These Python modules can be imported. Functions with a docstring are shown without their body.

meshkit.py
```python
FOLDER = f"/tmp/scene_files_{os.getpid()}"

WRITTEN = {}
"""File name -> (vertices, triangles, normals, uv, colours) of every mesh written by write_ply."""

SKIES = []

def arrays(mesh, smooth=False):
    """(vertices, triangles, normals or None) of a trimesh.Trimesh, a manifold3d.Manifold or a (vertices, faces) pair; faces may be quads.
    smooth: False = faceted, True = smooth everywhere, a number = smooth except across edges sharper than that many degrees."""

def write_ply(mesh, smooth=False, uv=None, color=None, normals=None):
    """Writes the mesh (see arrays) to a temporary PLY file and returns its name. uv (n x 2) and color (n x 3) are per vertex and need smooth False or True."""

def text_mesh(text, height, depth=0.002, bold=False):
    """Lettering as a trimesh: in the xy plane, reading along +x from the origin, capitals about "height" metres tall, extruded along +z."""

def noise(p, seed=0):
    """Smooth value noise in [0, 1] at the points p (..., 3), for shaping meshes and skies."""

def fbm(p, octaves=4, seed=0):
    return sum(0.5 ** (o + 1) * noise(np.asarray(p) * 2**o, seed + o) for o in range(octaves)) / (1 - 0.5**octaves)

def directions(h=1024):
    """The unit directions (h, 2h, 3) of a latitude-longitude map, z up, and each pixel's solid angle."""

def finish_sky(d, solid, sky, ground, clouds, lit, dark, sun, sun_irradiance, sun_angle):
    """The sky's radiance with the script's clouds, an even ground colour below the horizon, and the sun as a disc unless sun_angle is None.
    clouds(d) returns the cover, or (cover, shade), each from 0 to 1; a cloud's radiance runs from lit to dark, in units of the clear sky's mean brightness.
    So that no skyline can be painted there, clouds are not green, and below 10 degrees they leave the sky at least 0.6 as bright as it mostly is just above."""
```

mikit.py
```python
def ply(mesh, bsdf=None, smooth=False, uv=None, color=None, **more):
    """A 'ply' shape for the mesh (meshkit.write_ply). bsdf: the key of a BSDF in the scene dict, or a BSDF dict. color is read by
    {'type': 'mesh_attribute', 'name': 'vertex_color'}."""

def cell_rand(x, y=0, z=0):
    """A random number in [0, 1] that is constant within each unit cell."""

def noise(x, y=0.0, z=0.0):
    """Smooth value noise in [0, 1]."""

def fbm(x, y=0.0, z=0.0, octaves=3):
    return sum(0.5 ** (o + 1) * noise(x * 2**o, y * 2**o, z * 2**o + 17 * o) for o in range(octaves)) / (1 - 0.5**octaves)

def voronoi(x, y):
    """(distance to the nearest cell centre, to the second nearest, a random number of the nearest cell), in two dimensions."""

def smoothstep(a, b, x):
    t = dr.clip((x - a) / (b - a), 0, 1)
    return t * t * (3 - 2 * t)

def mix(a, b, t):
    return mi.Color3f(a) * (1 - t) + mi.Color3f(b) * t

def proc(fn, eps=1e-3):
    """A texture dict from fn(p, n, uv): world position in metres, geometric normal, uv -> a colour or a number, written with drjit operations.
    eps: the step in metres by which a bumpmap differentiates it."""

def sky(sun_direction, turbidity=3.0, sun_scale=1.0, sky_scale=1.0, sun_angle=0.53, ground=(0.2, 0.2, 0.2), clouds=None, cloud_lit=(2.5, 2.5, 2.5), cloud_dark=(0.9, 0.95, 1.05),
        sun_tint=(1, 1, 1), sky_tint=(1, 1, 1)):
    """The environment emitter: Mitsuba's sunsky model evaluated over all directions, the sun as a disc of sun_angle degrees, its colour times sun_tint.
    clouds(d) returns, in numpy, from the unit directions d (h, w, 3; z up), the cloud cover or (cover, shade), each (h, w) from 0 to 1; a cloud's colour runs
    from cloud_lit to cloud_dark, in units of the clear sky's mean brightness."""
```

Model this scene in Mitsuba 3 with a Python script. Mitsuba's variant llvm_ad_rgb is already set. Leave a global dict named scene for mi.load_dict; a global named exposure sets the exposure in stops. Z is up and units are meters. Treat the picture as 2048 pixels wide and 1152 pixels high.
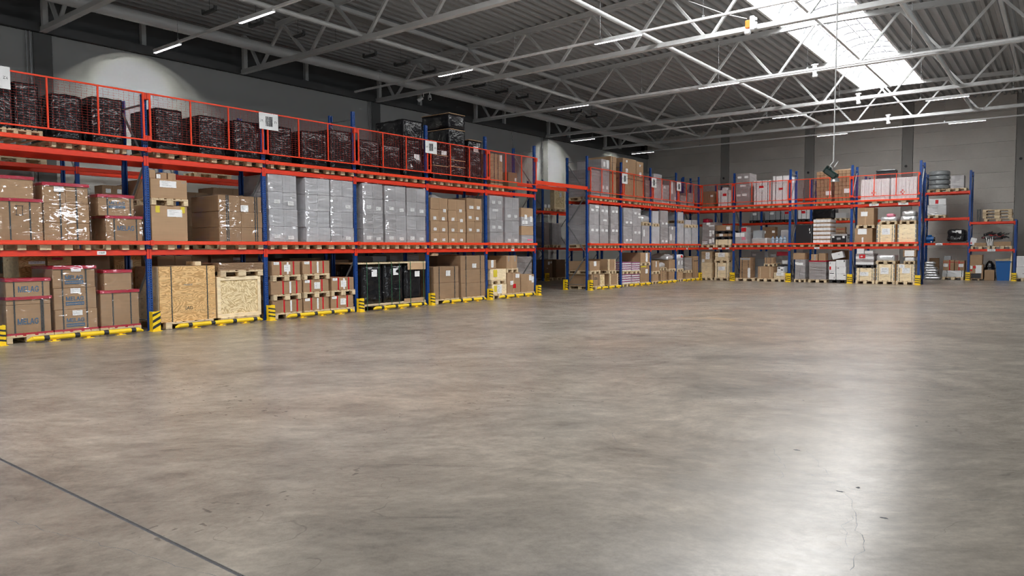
import math, random
import numpy as np, trimesh
import drjit as dr
import mitsuba as mi
import mikit, meshkit
from mikit import proc, noise, fbm, voronoi, cell_rand, smoothstep, mix, ply

# ------------------------------------------------------------------ camera, light, exposure
T = mi.ScalarTransform4f
scene, labels = {}, {}
exposure = 0.15
CAM = np.array([15.342, 0.0, 1.693])
scene['camera'] = {'type': 'perspective', 'fov': 71.045, 'fov_axis': 'x', 'near_clip': 0.05, 'far_clip': 300.0,
    'to_world': T().look_at(origin=CAM.tolist(), target=(CAM + np.array([-0.60864, 0.79160, -0.05418])).tolist(), up=[-0.0284, 0.0464, 0.9985])}
SKY_L = (14.0, 14.0, 13.8)
WIN_L = (15.0, 16.2, 17.2)            # daylight through the windows of the right-hand wall
LED_L = (12.0, 12.0, 11.8)         # luminous face of a linear lamp
LED_SPOT = (88.0, 84.0, 73.0)      # its lens light, thrown downwards
rnd = random.Random(7)

# ------------------------------------------------------------------ materials
def rgb(r, g, b): return {'type': 'rgb', 'value': [r, g, b]}
def lin(r, g, b):
    f = lambda c: (c / 255 / 12.92) if c <= 10 else ((c / 255 + 0.055) / 1.055) ** 2.4
    return [f(r), f(g), f(b)]
def mat(key, color, rough=0.6, metal=0.0, spec=0.5, coat=0.0, coatg=0.9, sheen=0.0, bump=None, bscale=1.0):
    d = {'type': 'principled', 'base_color': color if isinstance(color, dict) else rgb(*color), 'roughness': rough if isinstance(rough, dict) else float(rough),
         'metallic': float(metal), 'specular': float(spec)}
    if coat: d['clearcoat'], d['clearcoat_gloss'] = float(coat), float(coatg)
    if bump is not None: d = {'type': 'bumpmap', 'arbitrary': bump, 'scale': float(bscale), 'bsdf': d}
    scene[key] = {'type': 'twosided', 'bsdf': d}

def t_card(p, n, uv):              # corrugated board: tone in uv.x, seed in uv.y
    s = uv.y * 37.0
    a = p.x + p.y
    g = fbm(a * 2.2 + s, p.z * 2.2, s, 3) * 0.5 + noise(a * 3.0 + s, p.z * 60.0) * 0.16 + noise(p.x * 40 + s, p.y * 40, p.z * 8) * 0.08
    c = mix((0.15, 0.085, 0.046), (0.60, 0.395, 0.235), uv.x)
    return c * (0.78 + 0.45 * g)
def t_film(p, n, uv):              # cartons seen through many layers of stretch film
    s = uv.y * 23.0
    a = p.x * 1.0 + p.y
    g = fbm(a * 2.0 + s, p.z * 5.0, s, 3)
    st = smoothstep(0.52, 0.78, fbm(a * 1.3 + s, p.z * 16.0 + a * 2.0, s + 5, 3))
    grid = smoothstep(0.40, 0.5, dr.abs(a * 9.0 - dr.floor(a * 9.0) - 0.5)) * 0.10
    c = mix((0.205, 0.165, 0.150), (0.55, 0.555, 0.59), uv.x)
    return mix(c * (0.74 + 0.42 * g - grid), (0.62, 0.62, 0.63), st * 0.34)
def t_wrinkle(p, n, uv):
    a = p.x + p.y
    w = noise(a * 2.0, p.z * 2.0) * 1.2
    r1 = dr.abs(noise(a * 3.0 + w, p.z * 19.0 + a * 3.0 + w * 3) - 0.5)
    r2 = dr.abs(noise(a * 7.0 + 9, p.z * 30.0 - a * 8.0 + w * 4) - 0.5)
    r3 = dr.abs(noise(a * 22.0 + 3, p.z * 22.0, p.x * 9.0) - 0.5)
    return r1 * 0.9 + r2 * 0.5 + r3 * 0.25
def t_black(p, n, uv):
    a = p.x + p.y
    w = noise(a * 3.0, p.z * 3.0, p.x) * 2.0
    r1 = dr.abs(noise(a * 5.0 + w, p.z * 14.0 + w * 2, p.x * 2) - 0.5)
    r2 = dr.abs(noise(a * 16.0 - p.z * 9, p.z * 24.0 + a * 7.0, p.x * 5) - 0.5)
    return r1 + r2 * 0.45
def t_wood(p, n, uv):              # sawn softwood: tone uv.x, seed uv.y, grain along the longer horizontal run
    s = uv.y * 51.0
    a = p.x + p.y + s
    g = fbm(a * 1.6, p.z * 34.0 + noise(a * 1.1, p.z * 5.0) * 4.0, p.x * 9.0 - p.y * 9.0, 3)
    k = smoothstep(0.86, 0.93, noise(a * 6.0, p.z * 17.0, s))
    c = mix((0.25, 0.155, 0.085), (0.95, 0.79, 0.53), uv.x)
    return mix(c * (0.72 + 0.5 * g), (0.20, 0.10, 0.045), k * 0.5)
def t_plywood(p, n, uv):
    a = (p.x + p.y) * 1.0
    q = fbm(a * 1.7 + 3, p.z * 6.5, 2.0, 3) * 15.0 + p.z * 4.0
    r = dr.abs(q - dr.floor(q) - 0.5) * 2.0
    m = smoothstep(0.2, 0.75, r)
    return mix((0.55, 0.32, 0.125), (0.78, 0.52, 0.25), m) * (0.88 + 0.22 * noise(a * 9, p.z * 70.0))
def t_osb(p, n, uv):
    a, z = p.x + p.y, p.z
    w = noise(a * 3, z * 3) * 3.0
    s1 = noise(a * 16 + z * 5 + w, z * 62 - a * 12)
    s2 = noise(a * 55 + z * 16, z * 18 - a * 9 + w)
    s3 = noise((a + z) * 42, (z - a) * 12 + w)
    sel = noise(a * 9 + 4, z * 9)
    v = dr.select(sel < 0.42, s1, dr.select(sel < 0.6, s3, s2))
    return mix((0.56, 0.41, 0.20), (0.90, 0.75, 0.48), smoothstep(0.15, 0.85, v))
def t_floor(p, n, uv):
    big = fbm(p.x * 0.30 + 4, p.y * 0.30, 0.0, 3)
    wx, wy = p.x + 0.5 * noise(p.x * 0.7, p.y * 0.7), p.y + 0.5 * noise(p.x * 0.7 + 9, p.y * 0.7)
    a, b = wx * 0.80 + wy * 0.60, wy * 0.80 - wx * 0.60
    mid = fbm(a * 0.8, b * 1.3, 3.0, 4)
    fine = fbm(a * 6.0, b * 11.0, 5.0, 4)
    grit = noise(p.x * 120, p.y * 120)
    mott = fbm(a * 2.6, b * 3.4, 9.0, 3)
    c = mix((0.128, 0.113, 0.095), (0.196, 0.175, 0.148), smoothstep(0.22, 0.78, big * 0.25 + mid * 0.45 + mott * 0.30))
    warm = smoothstep(0.40, 0.75, fbm(p.x * 0.22 + 11, p.y * 0.18 + 3, 7.0, 3)) * (1 - smoothstep(10.0, 16.0, p.x))
    c = c * mix((1, 1, 1), (1.07, 0.95, 0.86), warm)
    c = c * (0.70 + 0.46 * fine + 0.16 * mott) * (0.80 + 0.12 * grit + 0.16 * noise(a * 34, b * 48) + 0.12 * noise(a * 15, b * 24, 6.0))
    dirt = smoothstep(0.58, 0.80, fbm(a * 0.6 + 31, b * 1.2 + 9, 2.0, 4)) * 0.2
    lines = (1 - smoothstep(0.0, 0.008, dr.abs(noise(a * 2.1 + 3 + mott, b * 2.4 + mid * 3, 30.0) - 0.5))) * smoothstep(0.62, 0.72, noise(a * 0.8, b * 0.8, 31.0)) * 0.22
    lines2 = (1 - smoothstep(0.0, 0.010, dr.abs(noise(a * 0.5 + b * 1.5, b * 0.35 - a * 0.3, 33.0) - 0.5))) * smoothstep(0.60, 0.70, noise(p.x * 1.3, p.y * 1.3, 34.0)) * 0.2
    specks = smoothstep(0.90, 0.95, noise(p.x * 21, p.y * 21, 40.0)) * smoothstep(0.66, 0.8, noise(p.x * 0.9, p.y * 0.9, 41.0)) * 0.45
    scuff = dr.maximum(dr.maximum(lines, lines2), specks)
    q = p.x * 0.35 + p.y * 0.94
    tyre = smoothstep(0.44, 0.5, noise(q * 0.35, p.x * 0.9 - p.y * 0.3, 12.0)) * (1 - smoothstep(0.5, 0.56, noise(q * 0.35, p.x * 0.9 - p.y * 0.3, 12.0))) * smoothstep(0.4, 0.7, noise(p.x * 0.4, p.y * 0.4, 21.0)) * 0.10
    x2, y2 = p.x - 8.7, p.y - 16.5
    rust = dr.exp(-(dr.square(x2 / 1.3) + dr.square(y2 / 0.35))) * smoothstep(0.35, 0.6, noise(p.x * 3, p.y * 6, 2.0))
    c = mix(c, (0.36, 0.23, 0.12), rust * 0.35)
    return c * (1 - dirt) * (1 - scuff) * (1 - tyre)
def t_floor_rough(p, n, uv):
    wx = p.x + 0.6 * noise(p.x * 0.5, p.y * 0.5)
    return 0.235 + 0.06 * fbm(wx * 1.3, p.y * 2.3, 4.0, 3) + 0.05 * noise(p.x * 14, p.y * 22)
def t_floor_bump(p, n, uv):
    return fbm(p.x * 1.1, p.y * 1.1, 0.0, 2) * 0.0022 + fbm(p.x * 9, p.y * 14, 2.0, 2) * 0.00025
def t_concrete(p, n, uv):
    g = fbm((p.x + p.y) * 0.9 + uv.y * 9, p.z * 0.9, uv.y * 5, 4)
    s = noise((p.x + p.y) * 25, p.z * 25)
    return mix((0.20, 0.20, 0.195), (0.60, 0.575, 0.54), uv.x) * (0.82 + 0.28 * g + 0.05 * s)

TC, TF, TW = proc(t_card), proc(t_film), proc(t_wood)
WR, BW = proc(t_wrinkle, 0.004), proc(t_black, 0.004)
mat('m_card', TC, 0.62, spec=0.35)
mat('m_filmed', TF, 0.25, spec=0.5, coat=1.0, coatg=0.94, bump=WR, bscale=0.03)
mat('m_black_film', (0.008, 0.008, 0.010), 0.16, spec=0.45, coat=0.2, coatg=0.96, bump=BW, bscale=0.013)
mat('m_wood', TW, 0.68, spec=0.3)
mat('m_plywood', proc(t_plywood), 0.55, spec=0.35)
mat('m_osb', proc(t_osb), 0.7, spec=0.3)
mat('m_floor', proc(t_floor), proc(t_floor_rough), spec=0.8, coat=0.6, coatg=0.9)
mat('m_concrete', proc(t_concrete), 0.85, spec=0.25)
mat('m_red', lin(220, 56, 27), 0.36, spec=0.5)
mat('m_red_rail', lin(234, 66, 30), 0.34, spec=0.5)
mat('m_blue', lin(14, 62, 132), 0.38, spec=0.5)
mat('m_steel', (0.56, 0.57, 0.57), 0.45, spec=0.5)
mat('m_deck', (0.31, 0.315, 0.315), 0.5, spec=0.4)
mat('m_dark_steel', (0.055, 0.058, 0.06), 0.5)
mat('m_zinc', (0.34, 0.35, 0.36), 0.42, metal=0.75)
mat('m_white', (0.80, 0.81, 0.82), 0.5)
mat('m_paper', (0.84, 0.85, 0.86), 0.55)
mat('m_whitebox', (0.74, 0.74, 0.75), 0.5)
mat('m_ink', (0.03, 0.03, 0.035), 0.6)
mat('m_greyprint', (0.30, 0.31, 0.33), 0.6)
mat('m_blueprint', lin(66, 100, 132), 0.55)
mat('m_redfilm', lin(168, 16, 48), 0.25, coat=0.7, coatg=0.93, bump=WR, bscale=0.008)
mat('m_redtape', lin(190, 24, 34), 0.4)
mat('m_yellow', lin(244, 205, 30), 0.42)
mat('m_black', (0.018, 0.018, 0.02), 0.45)
mat('m_black_gloss', (0.02, 0.021, 0.024), 0.2)
mat('m_strap', (0.035, 0.04, 0.045), 0.4)
mat('m_greenstrap', lin(40, 96, 66), 0.4)
mat('m_greyplastic', (0.30, 0.32, 0.34), 0.4)
mat('m_darkgrey', (0.085, 0.09, 0.095), 0.5)
mat('m_bluebin', lin(22, 92, 160), 0.35)
mat('m_alu', (0.62, 0.63, 0.64), 0.3, metal=0.8)
mat('m_silver_film', (0.62, 0.63, 0.64), 0.20, metal=0.45, coat=0.8, coatg=0.95, bump=WR, bscale=0.008)
mat('m_grey_film', (0.26, 0.28, 0.29), 0.22, spec=0.6, coat=0.8, coatg=0.94, bump=BW, bscale=0.02)
mat('m_orange', lin(224, 128, 40), 0.5)
mat('m_lamp_green', lin(18, 40, 36), 0.4)
mat('m_pink', lin(214, 128, 150), 0.5)
mat('m_yellowbag', lin(216, 196, 60), 0.45)
mat('m_purple', lin(150, 96, 128), 0.5)
mat('m_bluegrey', lin(150, 168, 186), 0.25)
mat('m_greybox', lin(140, 142, 146), 0.5)
mat('m_brace', (0.15, 0.155, 0.16), 0.5)
mat('m_darkjoint', (0.16, 0.155, 0.15), 0.7)
mat('m_wire', lin(168, 44, 32), 0.5)
mat('m_wall', (0.37, 0.385, 0.385), 0.7, spec=0.25)
scene['m_film'] = {'type': 'thindielectric', 'int_ior': 1.5, 'ext_ior': 1.0}
scene['m_film_heavy'] = {'type': 'thindielectric', 'int_ior': 1.85, 'ext_ior': 1.0}
scene['m_dark'] = {'type': 'diffuse', 'reflectance': rgb(0, 0, 0)}

# ------------------------------------------------------------------ mesh helpers
_SG = np.array([[sx, sy, sz] for sx in (-1, 1) for sy in (-1, 1) for sz in (-1, 1)], float)
_CV = np.array([s * (np.arange(3) == a) * 1.0 + s * (np.arange(3) != a) * 0.8 for s in _SG for a in range(3)])
_CF = None
def _cfaces():
    global _CF
    if _CF is None:
        h = trimesh.convex.convex_hull(_CV)
        idx = [int(np.argmin(((_CV - v) ** 2).sum(1))) for v in h.vertices]
        _CF = np.array([[idx[i] for i in f] for f in h.faces])
    return _CF
_BV = np.array([[x, y, z] for x in (-1, 1) for y in (-1, 1) for z in (-1, 1)], float)
_BF = np.array([[0, 1, 3], [0, 3, 2], [4, 6, 7], [4, 7, 5], [0, 4, 5], [0, 5, 1], [2, 3, 7], [2, 7, 6], [0, 2, 6], [0, 6, 4], [1, 5, 7], [1, 7, 3]])
class MB:
    def __init__(s): s.v, s.f, s.n = [], [], 0
    def add(s, v, f):
        v = np.asarray(v, float); s.v.append(v); s.f.append(np.asarray(f, int) + s.n); s.n += len(v); return s
    def box(s, x0, x1, y0, y1, z0, z1, c=0.0, R=None, o=None):
        h = np.array([x1 - x0, y1 - y0, z1 - z0]) / 2; m = np.array([x1 + x0, y1 + y0, z1 + z0]) / 2
        if c > 0:
            c = min(c, h.min() * 0.9)
            v = np.array([g * (h - c * (np.arange(3) != a)) for g in _SG for a in range(3)]); f = _cfaces()
        else: v, f = _BV * h, _BF
        v = v + m
        if R is not None: v = v @ np.asarray(R).T
        if o is not None: v = v + np.asarray(o)
        return s.add(v, f)
    def bar(s, p0, p1, w, h=None, c=0.0, up=(0, 0, 1)):      # square bar from p0 to p1
        h = w if h is None else h
        p0, p1 = np.asarray(p0, float), np.asarray(p1, float); d = p1 - p0; L = np.linalg.norm(d); d /= L
        u = np.asarray(up, float)
        if abs(d @ u) > 0.98: u = np.array([1.0, 0, 0])
        a = np.cross(u, d); a /= np.linalg.norm(a); b = np.cross(d, a)
        return s.box(0, L, -w / 2, w / 2, -h / 2, h / 2, c, np.stack([d, a, b], 1), p0)
    def tube(s, p0, p1, r, n=8, r1=None):
        p0, p1 = np.asarray(p0, float), np.asarray(p1, float); d = p1 - p0; d /= np.linalg.norm(d)
        u = np.array([0, 0, 1.0]) if abs(d[2]) < 0.9 else np.array([1.0, 0, 0])
        a = np.cross(u, d); a /= np.linalg.norm(a); b = np.cross(d, a); r1 = r if r1 is None else r1
        t = np.arange(n) * 2 * math.pi / n; ring = np.cos(t)[:, None] * a + np.sin(t)[:, None] * b
        v = np.vstack([p0 + ring * r, p1 + ring * r1, [p0], [p1]]); i = np.arange(n); j = (i + 1) % n
        f = np.vstack([np.stack([i, j, j + n], 1), np.stack([i, j + n, i + n], 1), np.stack([j, i, i * 0 + 2 * n], 1), np.stack([i + n, j + n, i * 0 + 2 * n + 1], 1)])
        return s.add(v, f)
    def path(s, pts, r, n=6):
        for a, b in zip(pts[:-1], pts[1:]): s.tube(a, b, r, n)
        return s
    def lathe(s, prof, n=24, o=(0, 0, 0)):
        prof = np.asarray(prof, float); t = np.arange(n) * 2 * math.pi / n; k = len(prof)
        v = np.stack([prof[:, None, 0] * np.cos(t), prof[:, None, 0] * np.sin(t), prof[:, None, 1] + 0 * t], -1).reshape(-1, 3)
        f = []
        for a in range(k - 1):
            for i in range(n):
                j = (i + 1) % n
                f += [[a * n + i, a * n + j, a * n + n + j], [a * n + i, a * n + n + j, a * n + n + i]]
        return s.add(v + np.asarray(o), f)
    def text(s, txt, h, o, ax, up, depth=0.002, bold=False, width=None):     # lettering lying on a face: ax = reading direction
        m = meshkit.text_mesh(txt, h, bold=bold)
        v = np.array(m.vertices, float); v[:, :2] -= (v[:, :2].max(0) + v[:, :2].min(0)) / 2
        if width: v[:, 0] *= width / (v[:, 0].max() - v[:, 0].min())
        zr = v[:, 2]; v[:, 2] = np.where(zr > (zr.max() + zr.min()) / 2, depth, 0.0)
        ax, up = np.asarray(ax, float), np.asarray(up, float)
        return s.add(v[:, :1] * ax + v[:, 1:2] * up + v[:, 2:3] * np.cross(ax, up) + np.asarray(o), np.array(m.faces))
    def mesh(s): return np.vstack(s.v), np.vstack(s.f)

_cnt = {}
def newkey(k):
    n = _cnt.get(k, 0); _cnt[k] = n + 1
    return k if n == 0 else f'{k}_{n:03d}'
def thing(name, label, cat, group=None):
    k = newkey(name); labels[k] = {'label': label, 'category': cat}
    if group: labels[k]['group'] = group
    return k
def part(parent, name, mb, m, tone=0.5, seed=None, smooth=False, M=None, label=None, kind=None, **kw):
    k = newkey(f'{parent}__{name}' if parent else name)
    v, f = mb.mesh() if isinstance(mb, MB) else mb
    if M is not None: v = v @ M[0].T + M[1]
    seed = rnd.random() if seed is None else seed
    uv = None
    if m in ('m_card', 'm_filmed', 'm_wood', 'm_concrete'):
        if smooth not in (False, True): smooth = True
        uv = np.tile([[tone, seed]], (len(v), 1))
    scene[k] = ply((v, f), m, smooth=smooth, **({'uv': uv} if uv is not None else {}), **kw)
    if label or kind:
        labels[k] = {}
        if label: labels[k]['label'] = label
        if kind: labels[k]['kind'] = kind
    return k
def struct(name, mb, m, label=None, **kw):
    k = part(None, name, mb, m, **kw); labels[k] = {'label': label or name.replace('_', ' '), 'kind': 'structure'}
    return k

# ------------------------------------------------------------------ the hall
XL, XR, YB, Y0 = -7.8, 24.4, 45.6, -14.0
RX, RZ, SL = 8.4, 9.68, 0.031                    # ridge line and roof slope
def deck_z(x): return RZ - SL * abs(x - RX)
YJ = 2.03
fl = MB().box(XL - .5, XR + .3, Y0, YJ - .009, -.2, 0).box(XL - .5, XR + .3, YJ + .009, YB + .3, -.2, 0)
struct('floor', fl, 'm_floor', 'polished grey concrete floor with scuffs and a dark expansion joint')
part('floor', 'expansion_joint', MB().box(XL, XR, YJ - .0088, YJ + .0088, -.05, -.003), 'm_ink', label='dark sealant in the floor joint')
part('floor', 'joint_edge', MB().box(XL, XR, YJ - .0125, YJ - .0095, 0, .0012).box(XL, XR, YJ + .0095, YJ + .0125, 0, .0012), 'm_darkgrey', label='worn edge of the joint')
def crack(pts, w=.0032):
    r = random.Random(str(pts)); P = []
    for a, b in zip(pts[:-1], pts[1:]):
        a, b = np.array(a), np.array(b); n = max(3, int(np.linalg.norm(b - a) / .07))
        for i in range(n): P.append(a + (b - a) * i / n + np.array([r.uniform(-.02, .02), r.uniform(-.02, .02)]))
    P.append(np.array(pts[-1])); m = MB()
    v, f = [], []
    for i, q in enumerate(P):
        d = P[min(i + 1, len(P) - 1)] - P[max(i - 1, 0)]; d = d / (np.linalg.norm(d) + 1e-9); nn = np.array([-d[1], d[0]]) * w * r.uniform(.25, .7)
        v += [[*(q + nn), .0006], [*(q - nn), .0006]]
        if i: k = 2 * i; f += [[k - 2, k - 1, k + 1], [k - 2, k + 1, k]]
    part('floor', 'crack', MB().add(v, f), 'm_darkgrey', label='thin crack in the concrete')
for c in ([[13.45, 6.07], [13.68, 5.58], [13.74, 5.3], [13.66, 5.2]], [[13.67, 6.21], [13.83, 5.9], [14.0, 5.59], [13.9, 5.5]], [[13.75, 5.58], [14.24, 5.36], [14.6, 5.45], [15.13, 5.73], [15.7, 5.75]],
          [[14.22, 5.2], [14.27, 5.13], [14.38, 4.67], [14.49, 4.38], [14.5, 3.99]], [[14.35, 4.9], [14.33, 4.6], [14.42, 4.3]], [[12.3, 6.0], [12.1, 5.7], [12.3, 5.45]],
          [[9.2, 1.35], [10.7, 1.72], [11.9, 1.95]], [[11.2, 7.9], [12.0, 8.3]], [[7.6, 5.6], [8.6, 5.9], [9.4, 5.8]]): crack(c)
def stain(x, y, rx, ry, s):
    r = random.Random(s); n = 14; rx, ry = rx * .6, ry * .6
    P = [[x + rx * math.cos(t) * r.uniform(.5, 1.1), y + ry * math.sin(t) * r.uniform(.5, 1.1), .0007] for t in np.arange(n) * 2 * math.pi / n]
    part('floor', 'oil_spot', MB().add(P + [[x, y, .0007]], [[i, (i + 1) % n, n] for i in range(n)]), 'm_ink', label='small dark spot on the concrete')
for i, (x, y, a, b) in enumerate([(13.62, 6.14, .05, .035), (14.16, 5.26, .06, .03), (14.24, 5.42, .025, .05), (14.5, 4.9, .05, .03), (9.95, 5.1, .02, .012), (10.05, 5.0, .02, .012), (10.32, 4.55, .02, .012), (10.4, 4.5, .018, .012), (10.6, 4.05, .022, .014),
     (10.2, 6.75, .05, .014), (10.36, 6.86, .08, .014), (10.6, 6.98, .06, .012), (13.1, 8.2, .03, .02), (14.2, 9.0, .03, .02), (11.7, 5.2, .02, .012), (9.5, 7.4, .03, .01)]): stain(x, y, a, b, i)

# walls
wl = MB().box(XL - .25, XL, Y0, YB, 0, 7.86)
struct('wall_left', wl, 'm_wall', 'smooth grey plaster wall behind the left racks')
struct('wall_left_upper', MB().box(XL - .6, XL - .45, Y0, YB, 7.7, 9.6), 'm_dark_steel', 'dark cladding above the left wall')
g = MB().box(XL - .45, XL + .12, Y0, YB, 7.88, 7.94).box(XL + .06, XL + .12, Y0, YB, 7.94, 8.14).box(XL - .45, XL - .38, Y0, YB, 7.94, 8.2)
struct('trim_1', g, 'm_dark_steel', 'dark steel edge channel along the top of the left wall')
for k in range(7):
    y = 2.1 + 6.22 * k + (3.0 if k else 3.0)
    part('wall_left_upper', 'stud', MB().box(XL - .45, XL - .3, y - .07, y + .07, 7.95, 9.1), 'm_steel')
for y in (8.3 + 12.44 * k for k in (-1, 0, 1, 2)):
    part('wall_left', 'column', MB().box(XL + .002, XL + .045, y - .24, y + .24, 0, 7.86, .01), 'm_concrete', tone=-.22, label='dark concrete column in the left wall')
    part('wall_left', 'conduit', MB().tube((XL + .08, y - .33, 3.0), (XL + .08, y - .33, 7.85), .022, 6).tube((XL + .08, y - .42, 3.0), (XL + .08, y - .42, 7.85), .016, 6), 'm_zinc')
# back wall: precast panels between columns
struct('wall_back', MB().box(XL - .25, XR + .25, YB + .06, YB + .3, 0, 9.9), 'm_darkjoint', 'dark joint backing of the rear wall')
cols = [-2.25 + 5.25 * k for k in range(6)]; edges = [XL] + sum([[c - .27, c + .27] for c in cols], []) + [XR]
for a, b in zip(edges[0::2], edges[1::2]):
    if b - a < .1: continue
    z = 0.0
    while z < 9.7:
        z1 = min(z + .795, 9.75)
        part('wall_back', 'panel', MB().box(a + .012, b - .012, YB, YB + .058, z + .0025, z1 - .0025, .003), 'm_concrete', tone=1.15 + rnd.uniform(-.05, .05))
        z = z1
for c in cols:
    k = part('wall_back', 'column', MB().box(c - .262, c + .262, YB - .05, YB + .05, 0, 9.7, .012), 'm_concrete', tone=.30, label='grey concrete column in the rear wall')
    part(k, 'socket', MB().lathe([[0, 0], [.07, 0], [.07, .02], [0, .02]], 12).tube((0, 0, 0), (0, 0, .02), .05, 8), 'm_ink', M=(np.array([[1, 0, 0], [0, 0, -1], [0, 1, 0.]]), np.array([c - .05, YB - .052, 6.2])))
# right wall with a lit window band (outside the frame; the films and the floor mirror it)
WINS = [(7.0, 9.6), (14.0, 16.6), (21.0, 23.6)]
WZ0, WZ1 = 3.0, 4.6
wr = MB().box(XR, XR + .25, Y0, YB, 0, WZ0).box(XR, XR + .25, Y0, YB, WZ1, 9.3)
ys = [Y0] + [v for w in WINS for v in w] + [YB]
for a, b in zip(ys[0::2], ys[1::2]): wr.box(XR, XR + .25, a, b, WZ0, WZ1)
struct('wall_right', wr, 'm_wall', 'grey wall on the right with a band of frosted windows')
struct('wall_front', MB().box(XL - .5, XR + .25, Y0 - .25, Y0, 0, 9.9), 'm_wall', 'grey wall behind the viewer')
for i, (a, b) in enumerate(WINS):
    fr = MB()
    for q in np.linspace(a, b, 5): fr.box(XR + .02, XR + .1, q - .03, q + .03, WZ0, WZ1)
    for q in (WZ0 + .03, WZ1 - .03): fr.box(XR + .02, XR + .1, a, b, q - .03, q + .03)
    k = struct(f'window_{i + 1}', fr, 'm_zinc', 'frosted window in the right wall')
    v = np.array([[XR + .14, a, WZ0], [XR + .14, b, WZ0], [XR + .14, b, WZ1], [XR + .14, a, WZ1]])
    part(k, 'pane', (v, np.array([[0, 2, 1], [0, 3, 2]])), 'm_dark', emitter={'type': 'area', 'radiance': rgb(*WIN_L)})
# roof deck: trapezoidal sheet, ribs running away from the viewer
def deck(x0, x1, y0, y1):
    P, x, pitch = [], x0, .333
    while x < x1 - 1e-6:
        for dx, dz in ((0, .12), (.125, .12), (.175, 0), (.285, 0)):
            if x + dx < x1: P.append((x + dx, deck_z(x + dx) + dz))
        x += pitch
    P.append((x1, deck_z(x1) + .12)); v, f = [], []
    for i, (px, pz) in enumerate(P):
        v += [[px, y0, pz], [px, y1, pz]]
        if i: k = 2 * i; f += [[k - 2, k - 1, k + 1], [k - 2, k + 1, k]]
    return v, f
SX0, SX1, SY1 = 7.05, 9.75, 39.3
d = MB().add(*deck(XL - .6, SX0 - .05, Y0, YB + .05)).add(*deck(SX1 + .05, XR + .2, Y0, YB + .05)).add(*deck(SX0 - .05, SX1 + .05, SY1 + .1, YB + .05))
struct('ceiling', d, 'm_deck', 'grey trapezoidal steel roof deck')
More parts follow.
